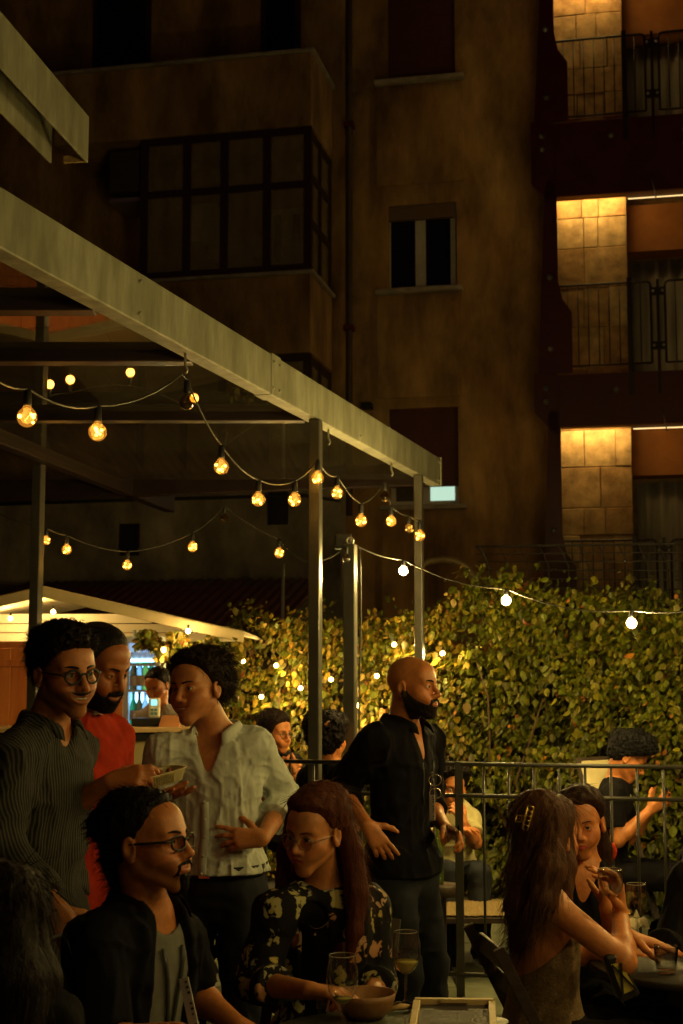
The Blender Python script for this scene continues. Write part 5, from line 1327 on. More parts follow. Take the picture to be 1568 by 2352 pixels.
def floral_mat(name):
    m = mat(name, (.01,.01,.012), .8, spec=.2); nt = m.node_tree; n = nt.nodes; L = nt.links; p = n['Principled BSDF']
    tc = n.new('ShaderNodeTexCoord')
    ns = n.new('ShaderNodeTexNoise'); ns.inputs['Scale'].default_value = 22; ns.inputs['Detail'].default_value = 2; L.new(tc.outputs['Object'], ns.inputs['Vector'])
    mx = n.new('ShaderNodeVectorMath'); mx.operation = 'MULTIPLY_ADD'; mx.inputs[1].default_value = (.06,.06,.09); L.new(ns.outputs['Color'], mx.inputs[0]); L.new(tc.outputs['Object'], mx.inputs[2])
    v = n.new('ShaderNodeTexVoronoi'); v.inputs['Scale'].default_value = 14; v.inputs['Randomness'].default_value = .9; L.new(mx.outputs[0], v.inputs['Vector'])
    v2 = n.new('ShaderNodeTexVoronoi'); v2.inputs['Scale'].default_value = 30; L.new(mx.outputs[0], v2.inputs['Vector'])
    r = n.new('ShaderNodeValToRGB'); r.color_ramp.interpolation = 'LINEAR'; r.color_ramp.elements[0].position = .47; r.color_ramp.elements[1].position = .51
    r.color_ramp.elements[0].color = (1,1,1,1); r.color_ramp.elements[1].color = (0,0,0,1); L.new(v.outputs['Distance'], r.inputs[0])
    r2 = n.new('ShaderNodeValToRGB'); r2.color_ramp.elements[0].position = .50; r2.color_ramp.elements[1].position = .58; r2.color_ramp.elements[0].color = (1,1,1,1); r2.color_ramp.elements[1].color = (0,0,0,1); L.new(v2.outputs['Distance'], r2.inputs[0])
    mul = n.new('ShaderNodeMath'); mul.operation = 'MULTIPLY'; L.new(r.outputs[0], mul.inputs[0]); L.new(r2.outputs[0], mul.inputs[1])
    sp = n.new('ShaderNodeSeparateColor'); L.new(v.outputs['Color'], sp.inputs[0])
    cr = n.new('ShaderNodeValToRGB'); e = cr.color_ramp.elements; e[0].position = 0; e[0].color = (.48,.36,.10,1); e[1].position = 1; e[1].color = (.55,.25,.10,1); x = e.new(.45); x.color = (.45,.42,.20,1); x = e.new(.7); x.color = (.30,.28,.22,1); L.new(sp.outputs[0], cr.inputs[0])
    mm = n.new('ShaderNodeMix'); mm.data_type = 'RGBA'; mm.inputs['A'].default_value = (.010,.009,.011,1); L.new(mul.outputs[0], mm.inputs['Factor']); L.new(cr.outputs[0], mm.inputs['B']); L.new(mm.outputs['Result'], p.inputs['Base Color']); return m
def cl(name, c, **k): return mat(name, c, .9, spec=.1, var=k.pop('var',.25), vscale=k.pop('vscale',9), bump=.25, bscale=350, **k)
M_RED = cl('red_cotton', (.50,.042,.016), var=.4, vscale=14); M_LINEN = mat('white_linen', (.62,.66,.60), .85, spec=.2, var=.16, vscale=30, stretch=(1,1,.12), bump=.10, bscale=200)
M_BLK = cl('black_cotton', (.0085,.0075,.0095)); M_NAVY = cl('navy_cotton', (.0075,.007,.011)); M_GREY = cl('grey_jersey', (.20,.20,.18)); M_JEANS = cl('dark_denim', (.030,.033,.042), var=.45, vscale=6); M_CREAMT = cl('cream_cotton', (.62,.55,.28))
M_OLIVE = mat('olive_lace', (.17,.105,.045), .8, c2=(.25,.16,.07), vscale=55, bump=.5, bscale=130, var=.3); M_KNIT = mat('grey_knit', (.26,.22,.2), .9, c2=(.42,.38,.34), vscale=160, bump=.4, bscale=300)
M_STRIPE = stripe_mat('striped_overshirt', (.022,.022,.023), (.085,.08,.07), 60, 34)
M_FLORAL = floral_mat('floral_print')
M_GOLD = mat('gold_metal', (.65,.42,.10), .25, metal=.9); M_SILVER = mat('silver_wire', (.7,.62,.5), .2, metal=.9)
SK = (.55,.20,.062); SK2 = (.46,.155,.045); SK3 = (.60,.245,.09)
DK = (.014,.010,.009)
people = {}
def V3(*a): return Vector(a)
def seatlegs(PV, yaw, L=.44, spread=.09, drop=.0):
    y = math.radians(yaw); f = V3(math.sin(y),-math.cos(y),0); l = V3(math.cos(y),math.sin(y),0); o = {}
    for s, q in (('L',1),('R',-1)):
        K = PV+f*L+l*q*spread; K.z = .53; o['K'+s] = K; o['A'+s] = V3(K.x+f.x*.05,K.y+f.y*.05,.09)
    return o
# -- 1 striped overshirt, standing at the left
H = Head(at(146,1543,4.1), 43, -5, 3, smile=1.35, open_=1.0)
J = dict(N=at(108,1672,4.15), SR=at(36,1738,4.0), SL=at(172,1726,4.33), ER=at(4,1945,3.92), WR=at(132,2085,3.86), EL=at(150,1930,4.42), WL=at(165,2085,4.32), PV=at(85,2110,4.17))
people['striped'] = person('standing man in a dark striped overshirt with curly hair and round glasses', H, J, 58, SK, hands=[dict(a=(J['WR'],(.42,-.05,-.9),(-.2,.95,-.1),-1), k=dict(curl=(.6,.7,.75,.8)))],
    shirt=dict(m=M_STRIPE, sleeve=1.78, hem=-.13, v=.10, amp=.008), trousers=M_BLK, collar=dict(m=M_STRIPE, open=.5),
    hair=dict(c=(.016,.010,.008), t=.011, top=.010, back=.003, front=.010, lump=.8, freq=48, n=4200, L=.026, curl=1.3, lift=.45, r=.0013, nape=-.115, line=[-.035,-.03,-.010,.010,.036,.075,.12,.16], jit=.5),
    beard=dict(moustache=1, t=.0035, strands=.15), stubble=.42, glasses=dict(m=M_BLACK, R=.0225, t=.0031, f=.107), teeth=True, seed=1)
# -- 2 red T-shirt
H = Head(at(226,1528,4.5), 58, -21, 2, smile=.7, eyes=.45, open_=.3)
J = dict(N=at(186,1652,4.55), SR=at(108,1702,4.38), SL=at(256,1698,4.68), ER=at(112,1885,4.22), WR=at(250,1797,4.12), EL=at(268,1880,4.72), WL=at(338,1832,4.44), PV=at(188,2045,4.57))
people['red'] = person('bearded man in a red T-shirt looking down at the food tray', H, J, 52, SK2, hands=[dict(a=(J['WR'],(.95,-.05,.22),(.1,.75,-.6),-1), k=dict(curl=(.55,.75,.85,.95), thumb_in=.4)), dict(a=(J['WL'],(.80,-.5,.12),(.1,0,1),1), k=dict(curl=(.18,.15,.15,.2), spread=.12))],
    shirt=dict(m=M_RED, sleeve=.62, hem=-.16, amp=.010, loose=.022), trousers=M_BLK,
    hair=dict(c=DK, t=.006, top=.007, lump=.25, freq=90, n=500, L=.008, r=.0007, curl=.1, nape=-.085, line=[-.04,-.028,.000,.020,.040,.056,.070,.09]), beard=dict(t=.009, line=[.008,-.026,-.052,-.066,-.072]), teeth=True, seed=2)
# -- 3 white linen shirt
H = Head(at(453,1581,5.0), -31, -1, 5, smile=1.35, open_=.9)
J = dict(N=at(498,1690,5.06), SL=at(584,1715,5.06), SR=at(376,1730,5.0), EL=at(655,1834,5.18), WL=at(602,1926,4.92), ER=at(352,1872,5.06), WR=at(372,2000,4.92), PV=at(500,2012,5.08))
people['white'] = person('smiling man in a white linen shirt with one hand on his hip', H, J, -14, SK3, hands=[dict(a=(J['WL'],(-.90,-.05,.02),(-.05,.9,-.35),1), k=dict(curl=(.10,.35,.55,.6), spread=.16)), dict(a=(J['WR'],(.1,-.1,-1),(.9,.3,0),-1))],
    shirt=dict(m=M_LINEN, sleeve=1.5, sleeveR=1.45, hem=.02, v=.155, amp=.0065, nf=24, inf=.014, loose=.016, step=.0058), trousers=M_JEANS, collar=dict(m=M_LINEN, open=.62, h=.034, r=.02),
    hair=dict(c=(.022,.013,.009), t=.009, top=.010, back=.022, front=.008, side=.006, lump=.7, freq=40, n=3800, L=.034, curl=.8, lift=.25, r=.0013, flow=(lambda p,n_: A3((.8,.35,-.25))), nape=-.10, line=[-.045,-.038,-.020,.004,.026,.056,.085,.13]), stubble=.12, teeth=True, seed=3, w=.98)
# -- 4 seated, black glasses and bun
H = Head(at(340,1936,3.6), 68, 7, 0)
PV = at(285,2545,3.68)
J = dict(N=at(332,2090,3.66), SR=at(222,2172,3.5), SL=at(402,2158,3.82), ER=at(235,2400,3.42), WR=at(405,2372,3.36), EL=at(445,2280,3.86), WL=at(545,2355,3.70), PV=PV, **seatlegs(PV,60))
people['bun'] = person('seated man in profile with black glasses, goatee and tied up hair in a dark overshirt', H, J, 58, SK, hands=[dict(a=(J['WR'],(.95,.1,-.1),(0,-.1,-1),-1)), dict(a=(J['WL'],(.9,-.2,-.3),(0,0,-1),1))],
    shirt=dict(m=M_NAVY, sleeve=.86, hem=-.1, inf=.024, amp=.009, openf=(.078,.135), loose=.03, sleeveL=.8, v=.20), inner=dict(m=M_GREY, v=.02), trousers=M_BLK, collar=dict(m=M_NAVY, open=1.0, r=.026),
    hair=dict(c=(.012,.009,.010), t=.008, top=.006, back=.014, front=.003, lump=.35, freq=60, n=3000, L=.034, curl=.45, lift=.14, flow=(lambda p,n_: -H.f+A3((0,0,-.15))), nape=-.10, line=[-.045,-.038,-.020,.000,.020,.040,.058,.10],
        locks=[(H.w((0,-.075,.085)),H.w((0,-.125,.055)),.045,.042),(H.w((0,-.10,-.03)),H.w((0,-.09,-.09)),.036,.026)]),
    beard=dict(goatee=1, t=.007, strands=.4), stubble=.38, glasses=dict(m=M_BLACK, R=.024, t=.0028, sq=.82, p=.7, arm=.0036, f=.108), seed=4)
# -- 5 seated woman, floral shirt
H = Head(at(723,1910,4.35), -34, -9, -3, sc=.94, female=True, eyes=.85, jaw=.9, open_=.25)
PV = at(745,2365,4.58)
J = dict(N=at(744,2050,4.44), SR=at(640,2098,4.34), SL=at(842,2088,4.54), ER=at(588,2258,4.32), WR=at(708,2274,4.06), EL=at(866,2262,4.5), WL=at(850,2286,4.22), PV=PV, **seatlegs(PV,-14))
def L5(*ps): return [(at(*a[:3]), at(*b[:3]), a[3], b[3]) for a,b in zip(ps[:-1],ps[1:])]
people['floral'] = person('seated woman with long auburn hair, thin wire glasses and a floral shirt', H, J, -14, SK3, hands=[dict(a=(J['WR'],(.85,-.5,.02),(0,0,-1),-1)), dict(a=(J['WL'],(-.6,-.75,0),(0,0,-1),1))],
    shirt=dict(m=M_FLORAL, sleeve=1.4, hem=-.1, inf=.020, amp=.007, openf=(.055,.13), loose=.02), inner=dict(m=M_BLK, v=.03), trousers=M_BLK, lips=(.42,.10,.09), w=.88, neck_r=.047,
    hair=dict(c=(.10,.028,.013), t=.012, top=.012, back=.016, lump=.12, freq=30, n=1800, L=.07, curl=.25, lift=.10, smax=.04, r=.0011, nape=-.10, jit=.12, part=-.35, line=[-.03,-.02,.002,.024,.045,.066,.090,.13],
        locks=L5((772,1868,4.36,.030),(806,1950,4.38,.034),(820,2050,4.36,.034),(812,2140,4.32,.024),(800,2200,4.32,.012))+L5((785,1900,4.42,.04),(800,2000,4.46,.045),(795,2100,4.46,.035),(780,2190,4.36,.02))+L5((668,1880,4.36,.018),(655,1960,4.40,.022),(650,2060,4.42,.026),(672,2160,4.36,.02))+L5((700,1860,4.5,.04),(690,2000,4.5,.05),(690,2100,4.5,.04))), glasses=dict(m=M_SILVER, R=.0255, t=.0014, f=.108, z=-.007), seed=5)
# -- 6 bald bearded man
H = Head(at(947,1577,5.7), 60, 1, 0, eyes=.7)
J = dict(N=at(924,1668,5.76), SR=at(858,1708,5.60), SL=at(980,1705,5.96), ER=at(778,1815,5.74), WR=at(842,1893,5.50), EL=at(986,1850,6.04), WL=at(1020,1898,5.76), PV=at(922,1972,5.78))
J['KR'] = at(930,2190,5.72); J['KL'] = at(990,2180,5.85); J['KR'].z = J['KL'].z = .5; J['AR'] = V3(J['KR'].x-.03,J['KR'].y,.09); J['AL'] = V3(J['KL'].x+.0,J['KL'].y+.05,.09)
people['bald'] = person('bald bearded man in a black shirt standing with a hand on his hip', H, J, 56, SK, hands=[dict(a=(J['WR'],(.50,-.12,-.72),(-.1,1,-.1),-1), k=dict(curl=(.08,.35,.45,.5), spread=.1)), dict(a=(J['WL'],(.55,-.55,-.35),(-.45,-.35,-.6),1), k=dict(curl=(.7,.75,.8,.8), thumb_in=.5))],
    shirt=dict(m=M_BLK, sleeve=1.38, sleeveL=1.3, hem=-.06, v=.17, amp=.010, inf=.014, loose=.02), trousers=M_JEANS, collar=dict(m=M_BLK, open=.6), hair=None, beard=dict(t=.0052, strands=.6, line=[.012,-.028,-.056,-.068,-.074]), w=1.06, girth=1.0, neck_r=.058, seed=6)
# -- 7 bare backed woman
H = Head(at(1260,1922,4.5), 132, -4, 0, sc=.95, female=True)
PV = at(1250,2345,4.56)
J = dict(N=at(1246,2034,4.52), SR=at(1262,2072,4.38), SL=at(1196,2066,4.72), ER=at(1432,2208,4.28), WR=at(1424,2100,4.46), EL=at(1340,2190,4.84), WL=at(1448,2152,4.72), PV=PV, **seatlegs(PV,98))
people['bareback'] = person('bare backed woman with long brown hair and a claw clip raising a stemless glass', H, J, 102, SK, hands=[dict(a=(J['WR'],(-.05,.10,1),(-1,-.1,.1),-1), k=dict(curl=(.55,.6,.6,.65), thumb_in=.35)), dict(a=(J['WL'],(.93,-.1,-.22),(0,0,-1),1), k=dict(curl=(.12,.1,.1,.15)))],
    shirt=dict(m=M_OLIVE, sleeve=0, nosh=1, hem=-.16, inf=.007, amp=.003, below=(.845,.95)), trousers=M_BLK, w=.90, neck_r=.046,
    hair=dict(c=(.085,.034,.015), t=.013, top=.010, back=.02, lump=.12, freq=30, n=1800, L=.09, curl=.12, lift=.06, r=.0011, jit=.1, nape=-.10, line=[-.03,-.02,.0,.02,.045,.066,.09,.13],
        locks=L5((1232,1890,4.5,.05),(1215,1990,4.46,.065),(1200,2080,4.42,.055),(1188,2170,4.46,.025))+L5((1268,1920,4.42,.045),(1260,2000,4.36,.05),(1246,2070,4.32,.04),(1236,2120,4.33,.02))+L5((1288,1925,4.50,.04),(1298,1990,4.45,.032),(1306,2070,4.40,.015))), seed=7)
# -- 8 woman peering past her
H = Head(at(1336,1890,5.25), -16, -6, 4, sc=.95, female=True, jaw=.9, eyes=.75)
PV = at(1318,2245,5.34)
J = dict(N=at(1342,1990,5.30), SR=at(1245,2032,5.25), SL=at(1385,2022,5.36), ER=at(1238,2160,5.24), WR=at(1330,2170,5.05), EL=at(1412,2150,5.25), WL=at(1392,2085,5.05), PV=PV, **seatlegs(PV,-8))
people['peer'] = person('dark haired woman in a black top facing the camera behind the bare backed woman', H, J, -8, SK, fine=.0045, hands=[dict(a=(J['WL'],(-.1,.0,1),(-1,0,.1),1), k=dict(curl=(.5,.5,.5,.5))), dict(a=(J['WR'],(.9,-.3,0),(0,0,-1),-1))],
    shirt=dict(m=M_BLK, sleeve=.28, hem=-.1, inf=.010, amp=.005, v=.14), trousers=M_BLK, w=.88, neck_r=.046, lips=(.45,.08,.07),
    hair=dict(c=(.035,.015,.009), t=.013, top=.012, lump=.12, n=900, L=.06, curl=.1, lift=.06, jit=.1, smax=.035, nape=-.10, part=-.3, line=[-.03,-.02,.002,.024,.045,.066,.090,.13], locks=L5((1368,1865,5.28,.026),(1384,1950,5.30,.03),(1386,2040,5.28,.026),(1380,2110,5.24,.014))+L5((1305,1870,5.29,.03),(1294,1950,5.32,.036),(1290,2050,5.3,.03))), seed=8)
# -- 9 man with phone behind the railing
H = Head(at(1442,1739,8.25), 80, -33, 0, eyes=.4)
PV = at(1392,1985,8.3)
J = dict(N=at(1414,1798,8.3), SR=at(1404,1830,8.14), SL=at(1424,1826,8.5), ER=at(1418,1930,8.1), WR=at(1490,1862,8.12), EL=at(1450,1925,8.5), WL=at(1496,1858,8.35), PV=PV, **seatlegs(PV,78))
people['phone'] = person('young man in a black T-shirt bent over his phone behind the railing', H, J, 80, SK, fine=.0055, coarse=.012, hands=[dict(a=(J['WR'],(.85,.1,.55),(-.3,.8,.2),-1), k=dict(curl=(.5,.6,.7,.7))), dict(a=(J['WL'],(.85,-.1,.55),(-.3,-.8,.2),1), k=dict(curl=(.5,.6,.7,.7)))],
    shirt=dict(m=M_BLK, sleeve=.72, hem=-.14, amp=.006, openf=(.05,.15)), inner=dict(m=M_CREAMT, v=.02), trousers=M_BLK, hair=dict(c=(.010,.009,.011), t=.022, top=.022, front=.02, back=.008, lump=.5, freq=60, n=1600, L=.035, nape=-.07, line=[-.05,-.04,-.02,.0,.04,.085,.12,.15]), seed=9)
# -- 10 boy in cream shirt
H = Head(at(1040,1808,8.6), 6, -6, 0, sc=.93)
PV = at(1038,1990,8.75)
J = dict(N=at(1036,1856,8.66), SR=at(996,1880,8.62), SL=at(1080,1880,8.70), ER=at(990,1945,8.5), WR=at(1036,1915,8.35), EL=at(1092,1935,8.55), WL=at(1064,1890,8.36), PV=PV, **seatlegs(PV,4))
people['boy'] = person('young man in a cream T-shirt sitting behind the railing and facing the camera', H, J, 4, SK, fine=.0055, coarse=.012, w=.88, hands=[dict(a=(J['WL'],(-.4,-.1,.85),(-.5,.6,0),1), k=dict(curl=(.8,.9,1,1))), dict(a=(J['WR'],(.8,-.2,.3),(0,0,-1),-1))], shirt=dict(m=M_CREAMT, sleeve=.6, hem=-.1), trousers=M_JEANS,
    hair=dict(c=(.012,.009,.008), t=.018, top=.018, front=.012, lump=.6, n=600, L=.025, curl=.5, nape=-.07), seed=10)
# -- 11 woman with glasses at the back table
H = Head(at(634,1683,9.2), 48, -4, 0, sc=.98, female=True)
PV = at(640,1884,9.3)
J = dict(N=at(630,1737,9.26), SR=at(594,1760,9.12), SL=at(676,1758,9.38), ER=at(604,1838,9.05), WR=at(655,1782,8.92), EL=at(704,1832,9.25), WL=at(674,1778,8.98), PV=PV, **seatlegs(PV,40))
people['back_glasses'] = person('woman with glasses and dark bob in a black T-shirt at the table by the ivy', H, J, 40, SK, fine=.0058, coarse=.012, hands=[dict(a=(J['WR'],(.5,-.4,.5),(.3,.8,0),-1), k=dict(curl=(.9,.9,.9,.9))), dict(a=(J['WL'],(-.4,-.4,.5),(-.3,.8,0),1), k=dict(curl=(.9,.9,.9,.9)))], shirt=dict(m=M_BLK, sleeve=.55, hem=-.1), trousers=M_BLK,
    hair=dict(c=(.020,.011,.009), t=.016, top=.012, back=.016, lump=.3, n=600, L=.04, nape=-.10, line=[-.03,-.02,.004,.026,.047,.07,.10,.14], locks=[(H.w((-.078,-.02,-.0)),H.w((-.07,-.02,-.11)),.028,.022),(H.w((.078,-.02,-.0)),H.w((.07,-.02,-.11)),.028,.022)]), glasses=dict(m=M_BLACK, R=.023, t=.0016), seed=11)
# -- 12 dark haired guest seen from behind
H = Head(at(757,1697,8.05), 152, 0, 0)
PV = at(757,1960,8.1)
J = dict(N=at(755,1757,8.06), SR=at(806,1790,7.95), SL=at(708,1788,8.16), ER=at(815,1880,7.95), WR=at(800,1930,8.2), EL=at(698,1880,8.2), WL=at(715,1925,8.4), PV=PV, **seatlegs(PV,150))
people['behind'] = person('guest with short black hair seen from behind between the middle post and light pole', H, J, 150, SK, fine=.0058, coarse=.012, shirt=dict(m=M_BLK, sleeve=.6, hem=-.1), trousers=M_BLK, brows=False,
    hair=dict(c=(.012,.008,.009), t=.020, top=.022, back=.026, side=.01, lump=.5, n=700, L=.03, curl=.5, nape=-.10, line=[-.03,-.02,-.01,.015,.04,.07,.1,.14]), seed=12)
# -- 13 barmaid
H = Head(at(362,1573,10.25), -24, -24, 0, sc=.97, female=True, eyes=.5)
J = dict(N=at(366,1626,10.3), SR=at(326,1652,10.25), SL=at(404,1650,10.3), ER=at(314,1720,10.15), WR=at(330,1662,9.98), EL=at(410,1725,10.15), WL=at(384,1668,9.98), PV=at(366,1778,10.33))
people['barmaid'] = person('barmaid in a grey knit top looking down at the till behind the bar counter', H, J, -14, SK, fine=.006, coarse=.012, group='staff', w=.92, hands=[dict(a=(J['WR'],(.3,-.6,-.2),(0,0,-1),-1)), dict(a=(J['WL'],(-.3,-.6,-.2),(0,0,-1),1))], shirt=dict(m=M_KNIT, sleeve=1.5, hem=-.12, v=.14), trousers=M_BLK,
    hair=dict(c=(.014,.010,.009), t=.009, top=.006, lump=.15, n=300, L=.03, nape=-.08, locks=[(H.w((0,-.10,.06)),H.w((0,-.125,.05)),.035,.03)]), seed=13)
# -- 14 dark guest cut by the right edge
H = Head(at(1650,1850,5.4), -72, -6, 0)
PV = at(1660,2228,5.42)
J = dict(N=at(1636,1962,5.4), SL=at(1590,2035,5.2), SR=at(1610,2015,5.6), EL=at(1545,2200,5.1), WL=at(1512,2178,4.9), ER=at(1570,2170,5.6), WR=at(1520,2150,5.4), PV=PV, **seatlegs(PV,-75))
people['rightedge'] = person('guest in a black jacket cut off by the right edge beside the dark table', H, J, -75, SK, fine=.006, coarse=.012, hands=[dict(a=(J['WL'],(-.8,-.3,-.2),(0,0,-1),1))], shirt=dict(m=M_BLK, sleeve=1.9, hem=-.12, inf=.03, loose=.03), trousers=M_BLK, hair=dict(c=DK, t=.018, top=.015, lump=.4, n=300), seed=14, w=1.1)
# -- 15 foreground back at the lower left
H = Head(at(12,2150,2.95), 166, -4, 0, sc=.96, female=True)
PV = at(20,2800,3.0); PV.z = .56
J = dict(N=at(14,2290,2.96), SR=at(108,2352,2.90), SL=at(-85,2350,3.0), ER=at(130,2600,2.92), WR=at(90,2640,3.15), EL=at(-120,2600,3.0), WL=at(-60,2640,3.2), PV=PV, **seatlegs(PV,165))
people['leftback'] = person('long haired guest in dark clothes seen from behind in the lower left corner', H, J, 165, SK, fine=.006, coarse=.012, brows=False, shirt=dict(m=M_BLK, sleeve=1.6, hem=-.1), trousers=M_BLK, w=.9,
    hair=dict(c=(.010,.005,.004), t=.016, top=.012, back=.02, lump=.2, n=1500, L=.09, curl=.2, lift=.08, jit=.12, nape=-.10, locks=L5((10,2150,2.85,.06),(20,2260,2.84,.075),(30,2360,2.84,.07))+L5((60,2150,2.92,.04),(85,2250,2.88,.045),(95,2350,2.88,.03))), seed=15)
# ------------------------------------------------------------------ what they wear and hold
def child(mb_, name, m, key, **k): b, i = people[key]; return mb_.build(name, m, b, base=i['base'], **k)
def strip(pts, w, dirv, th=.0015):
    q = MB(); d = Vector(dirv).normalized(); q.grid([[p-d*w/2, p+d*w/2] for p in pts]); return q
# white shirt: placket, buttons, belt
b, i = people['white']; ff, ll, up = i['ff'], i['ll'], i['up']
def on_front(key, t, lat, out=.0, layer='shirt'):
    """a point on the chest surface of a clothed figure, t from neck base to pelvis"""
    b_, i_ = people[key]; sh_ = [c for c in b_.children if c.name.startswith(layer)][0]
    me = sh_.data; vs = np.empty(len(me.vertices)*3, np.float32); me.vertices.foreach_get('co', vs); vs = vs.reshape(-1,3)+A3(i_['base'])
    c = i_['N'].lerp(i_['PV'], t)+i_['ll']*lat; d = vs-A3(c); a = d@A3(i_['up']); e = d@A3(i_['ll']); m_ = (np.abs(a) < .012)&(np.abs(e) < .012)
    h = (d[m_]@A3(i_['ff'])).max() if m_.any() else .12
    return c+i_['ff']*(h+out)
pts = [on_front('white', t, -.005, .003) for t in np.linspace(.44,.93,9)]
q = MB(); q.grid([[p-ll*.015, p+ff*.002, p+ll*.015] for p in pts]); child(q, 'placket', M_LINEN, 'white', thick=.003)
for k in range(0,9,2):
    q = MB(); Mx = ff.to_track_quat('Z','Y').to_matrix(); q.lathe([(.0005,.003),(.0055,.003),(.006,.0015),(.006,0)], pts[k]+ff*.003, 12, Mx); child(q, 'button', M_WHITEF, 'white')
q = MB(); c = i['PV']-Vector((0,0,-.035)); rows = []
for dz in (-.018,.018): rows.append([c+ll*.176*math.cos(a)+ff*.137*math.sin(a)+Vector((0,0,dz)) for a in np.linspace(0,2*math.pi,36)])
q.grid(rows); child(q, 'belt', M_BLACK, 'white', thick=.004)
q = MB(); q.beam(c+ff*.141-ll*.02, c+ff*.141+ll*.02, .006,.034); child(q, 'buckle', M_SILVER, 'white')
# seated man's lanyard and badge
b, i = people['bun']; ll_, ff_ = i['ll'], i['ff']
M_STRAP = mat('black_strap', (.012,.012,.013), .6); M_BADGE = mat('badge_card', (.62,.56,.56), .5)
for s in (-.045,.03):
    pts = [on_front('bun', t, s*(1-(t-.12)/.55)+.004, .005, 'undershirt') for t in (.14,.22,.30,.38,.46,.54,.60)]
    child(strip(pts, .013, ll_), 'lanyard_strap', M_STRAP, 'bun', thick=.002)
p0 = at(420,2236,3.42)
def badge(key, tl, tr, hgt, marks):
    q = MB(); dn = hgt; q.add([tl,tr,tr+dn,tl+dn], [(0,1,2,3)]); bo = child(q, 'badge', M_BADGE, key, thick=.002)
    n_ = (tr-tl).cross(dn).normalized(); n_ = n_ if n_.y < 0 else -n_
    for k in range(marks):
        t = (k+.6)/(marks+.5); w_ = (tr-tl)*.30*(.6+.4*((k*7)%3)/2); c = tl.lerp(tr,.62)+dn*t+n_*.0022
        if (k*5)%4 == 3: continue
        q = MB(); h_ = dn*(.42/marks); q.add([c,c+w_,c+w_+h_,c+h_],[(0,1,2,3)]); q.build('print_mark', M_BLACK, bo, base=people[key][1]['base'])
badge('bun', at(411,2248,3.40), at(432,2243,3.39), at(436,2365,3.36)-at(411,2248,3.40), 9)
# bald man's lanyard, sunglasses and badge
b, i = people['bald']; ll_, ff_ = i['ll'], i['ff']
for s in (-.05,.05):
    pts = [on_front('bald', t, s*(1-(t-.25)/.5), .005) for t in (.25,.33,.41,.49,.57)]
    child(strip(pts, .008, ll_), 'lanyard_strap', M_STRAP, 'bald', thick=.002)
q = MB(); pc = at(996,1790,5.50)
for dz, r in ((0,.022),(-.05,.020)):
    q.tube([pc+Vector((.004+.006*math.cos(a),-.012,dz+r*math.sin(a)))+Vector((r*.8*math.cos(a),0,0)) for a in np.linspace(0,2*math.pi,17)], .0022, 6, cap=False)
q.tube([pc+Vector((-.012,-.01,.035)), pc+Vector((0,-.012,-.01)), pc+Vector((.004,-.012,-.08))], .002, 6)
child(q, 'hung_sunglasses', M_SILVER, 'bald')
badge('bald', at(986,1826,5.46), at(998,1825,5.44), at(987,1884,5.46)-at(986,1826,5.46), 10)
q = MB(); c = i['PV']+Vector((0,0,.05)); rows = [[c+i['ll']*.19*math.cos(a)+i['ff']*.152*math.sin(a)+Vector((0,0,dz)) for a in np.linspace(0,2*math.pi,36)] for dz in (-.018,.018)]
# floral woman's necklace
b, i = people['floral']
pts = [i['N']+i['ll']*.052*math.sin(a)+i['ff']*(.055+.045*math.cos(a))+Vector((0,0,.015-.075*max(0,math.cos(a)))) for a in np.linspace(-1.6,1.6,21)]
q = MB(); q.tube(pts, .0009, 5); child(q, 'necklace', M_SILVER, 'floral')
q = MB(); q.ball(pts[10]+i['ff']*.012-Vector((0,0,.012)), .0055, 7); child(q, 'pendant', M_SILVER, 'floral')
# claw clip in the bare backed woman's hair
q = MB()
P4 = [at(x,y,4.36) for x,y in ((1212,1849),(1226,1854),(1211,1908),(1199,1902))]
q.tube(P4+[P4[0]], .0032, 6)
for t in (.2,.4,.6,.8): q.tube([P4[0].lerp(P4[3],t), P4[1].lerp(P4[2],t)+Vector((0,-.006,0))], .0018, 5)
P4 = [at(x,y,4.38) for x,y in ((1186,1872),(1199,1873),(1197,1887),(1183,1886))]; q.tube(P4+[P4[0]], .0028, 6); q.tube([P4[1], at(1206,1872,4.36)], .003, 5); q.tube([P4[2], at(1204,1888,4.36)], .003, 5)
child(q, 'hair_clip', M_GOLD, 'bareback')
q = MB(); b, i = people['bareback']
for s in ('SR',): q.tube([at(1300,2140,4.36), at(1292,2075,4.34), at(1262,2012,4.45), at(1244,2020,4.55)], .004, 6)
child(q, 'halter_strap', M_OLIVE, 'bareback')
q = MB(); wr = at(1424,2094,4.46); q.tube([wr+Vector((.030*math.cos(a),.030*math.sin(a),.004*math.sin(2*a))) for a in np.linspace(0,2*math.pi,17)], .003, 6, cap=False); child(q, 'bracelet', M_GOLD, 'bareback')
# glasses in hands
p = at(1402,2056,4.40); t = empty('stemless_glass', p); tag(t, 'stemless wine glass held up by the bare backed woman', 'glass', None)
lathe_obj('bowl', [(.001,0),(.022,.001),(.033,.014),(.0385,.035),(.0375,.06),(.034,.078),(.0332,.078),(.0365,.06),(.0375,.036),(.032,.016),(.02,.004),(.001,.004)], p, M_GLASS, t, 28)
lathe_obj('rim', [(.0336+.0011*math.cos(a), .078+.0011*math.sin(a)) for a in np.linspace(0,2*math.pi,7)], p, mat('painted_rim_highlight', (.8,.75,.6), .1, trans=.6), t, 28)  # highlight painted into the rim colour here too
p = at(1040,1936,5.66); t = empty('tasting_glass', p); tag(t, 'small clear tasting glass in the left hand of the bald man', 'glass')
lathe_obj('body', [(.001,0),(.020,.001),(.024,.02),(.027,.07),(.026,.07),(.022,.02),(.001,.006)], p, M_GLASS, t, 22)
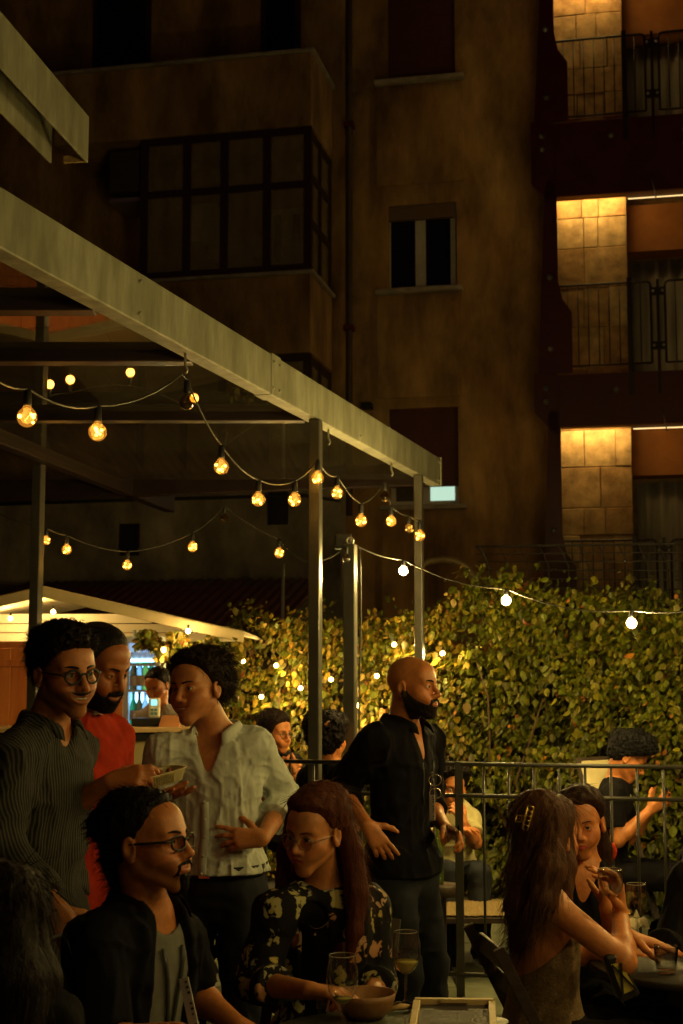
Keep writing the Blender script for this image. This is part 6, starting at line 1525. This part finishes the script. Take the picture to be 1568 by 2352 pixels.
# food tray, fork and phones
tr = empty('food_tray', at(366,1783,4.20)); tb = at(366,1783,4.20); tag(tr, 'ribbed cream takeaway tray of food held between the red shirt and white shirt', 'tray')
rx = (at(414,1764,4.24)-at(318,1792,4.16)).normalized(); ry = Vector((0,1,.12)); ry = (ry-rx*ry.dot(rx)).normalized(); rz = rx.cross(ry); rz = rz if rz.z > 0 else -rz
def TP(a, b_, c_): return tb+rx*a+ry*b_+rz*c_
M_TRAY = mat('bagasse_pulp', (.70,.60,.32), .8, var=.1, vscale=30, bump=.15, bscale=200)
q = MB(); rows = []
for (w_, d_, z_) in ((.052,.040,-.022),(.056,.044,-.020),(.068,.056,.012),(.072,.060,.014),(.072,.060,.0165),(.066,.054,.012),(.054,.042,-.018),(.05,.038,-.019)):
    ring = []
    for k in range(28):
        a = 2*math.pi*k/28; ca, sa = math.cos(a), math.sin(a); pw = .35
        ring.append(TP(w_*math.copysign(abs(ca)**pw,ca), d_*math.copysign(abs(sa)**pw,sa), z_))
    rows.append(ring)
q.grid(rows, closed=True); k_ = len(q.v); q.f.append(tuple(range(k_-28,k_))); q.sm.append(False); q.mi.append(0); q.f.append(tuple(range(27,-1,-1))); q.sm.append(False); q.mi.append(0); q.build('tray_body', M_TRAY, tr)
for k in range(10):
    q = MB(); a = -.050+.0075*k; q.beam(TP(a,-.0475,-.016), TP(a*1.06,-.0585,.010), .003,.003); q.build('rib', M_TRAY, tr)
q = MB(); rr = random.Random(5)
for k in range(16): q.ball(TP(rr.uniform(-.05,.045), rr.uniform(-.035,.035), rr.uniform(-.008,.008)), rr.uniform(.008,.014), 6)
fo = q.build('food', mat('roast_food', (.35,.10,.03), .5, var=.4, vscale=60, bump=.4), tr); fo['kind'] = 'stuff'
q = MB(); a = at(322,1776,4.24); b_ = at(350,1784,4.20); q.tube([a, a.lerp(b_,.5)+Vector((0,0,.01)), b_], [.0022,.0018,.0026], 6)
tag(q.build('wooden_fork', M_PINE, base=a), 'small wooden fork pinched by the man in red over the tray', 'fork')
def phone(c, d, n_, label, m=M_BLACK):
    c, d, n_ = Vector(c), Vector(d).normalized(), Vector(n_).normalized(); s_ = d.cross(n_); t = empty('phone', c); tag(t, label, 'phone')
    q = MB(); q.beam(c-d*.074, c+d*.074, .072, .008, up=n_); q.build('casing', m, t, bevel=.003)
    q = MB(); q.beam(c-d*.070+n_*.0044, c+d*.070+n_*.0044, .066, .0008, up=n_); q.build('screen', M_DARKGLASS, t)
wr = people['striped'][1]; phone(at(160,2140,3.80), (.85,.1,.35), (-.3,.2,.9), 'pale edged phone in the hanging hand of the man in the striped overshirt', M_WHITEF)
phone(at(1522,1836,8.22), (.35,0,.9), (-.9,0,.35), 'dark phone in the hands of the young man behind the railing')
# red cushion behind the peering woman
q = MB(); c = at(1378,1956,6.4); rows = [[c+Vector((.07*x*(1-.1*abs(z)),.025*(1-x*x)*(1-z*z)*s_,.035*z*(1-.1*abs(x)))) for x in np.linspace(-1,1,9)] for s_ in (1,) for z in np.linspace(-1,1,7)]
q.grid(rows); tag(q.build('cushion', cl('scarlet_cloth', (.6,.05,.02)), base=c, thick=.03), 'small scarlet cushion glimpsed beside the dark haired woman', 'cushion')
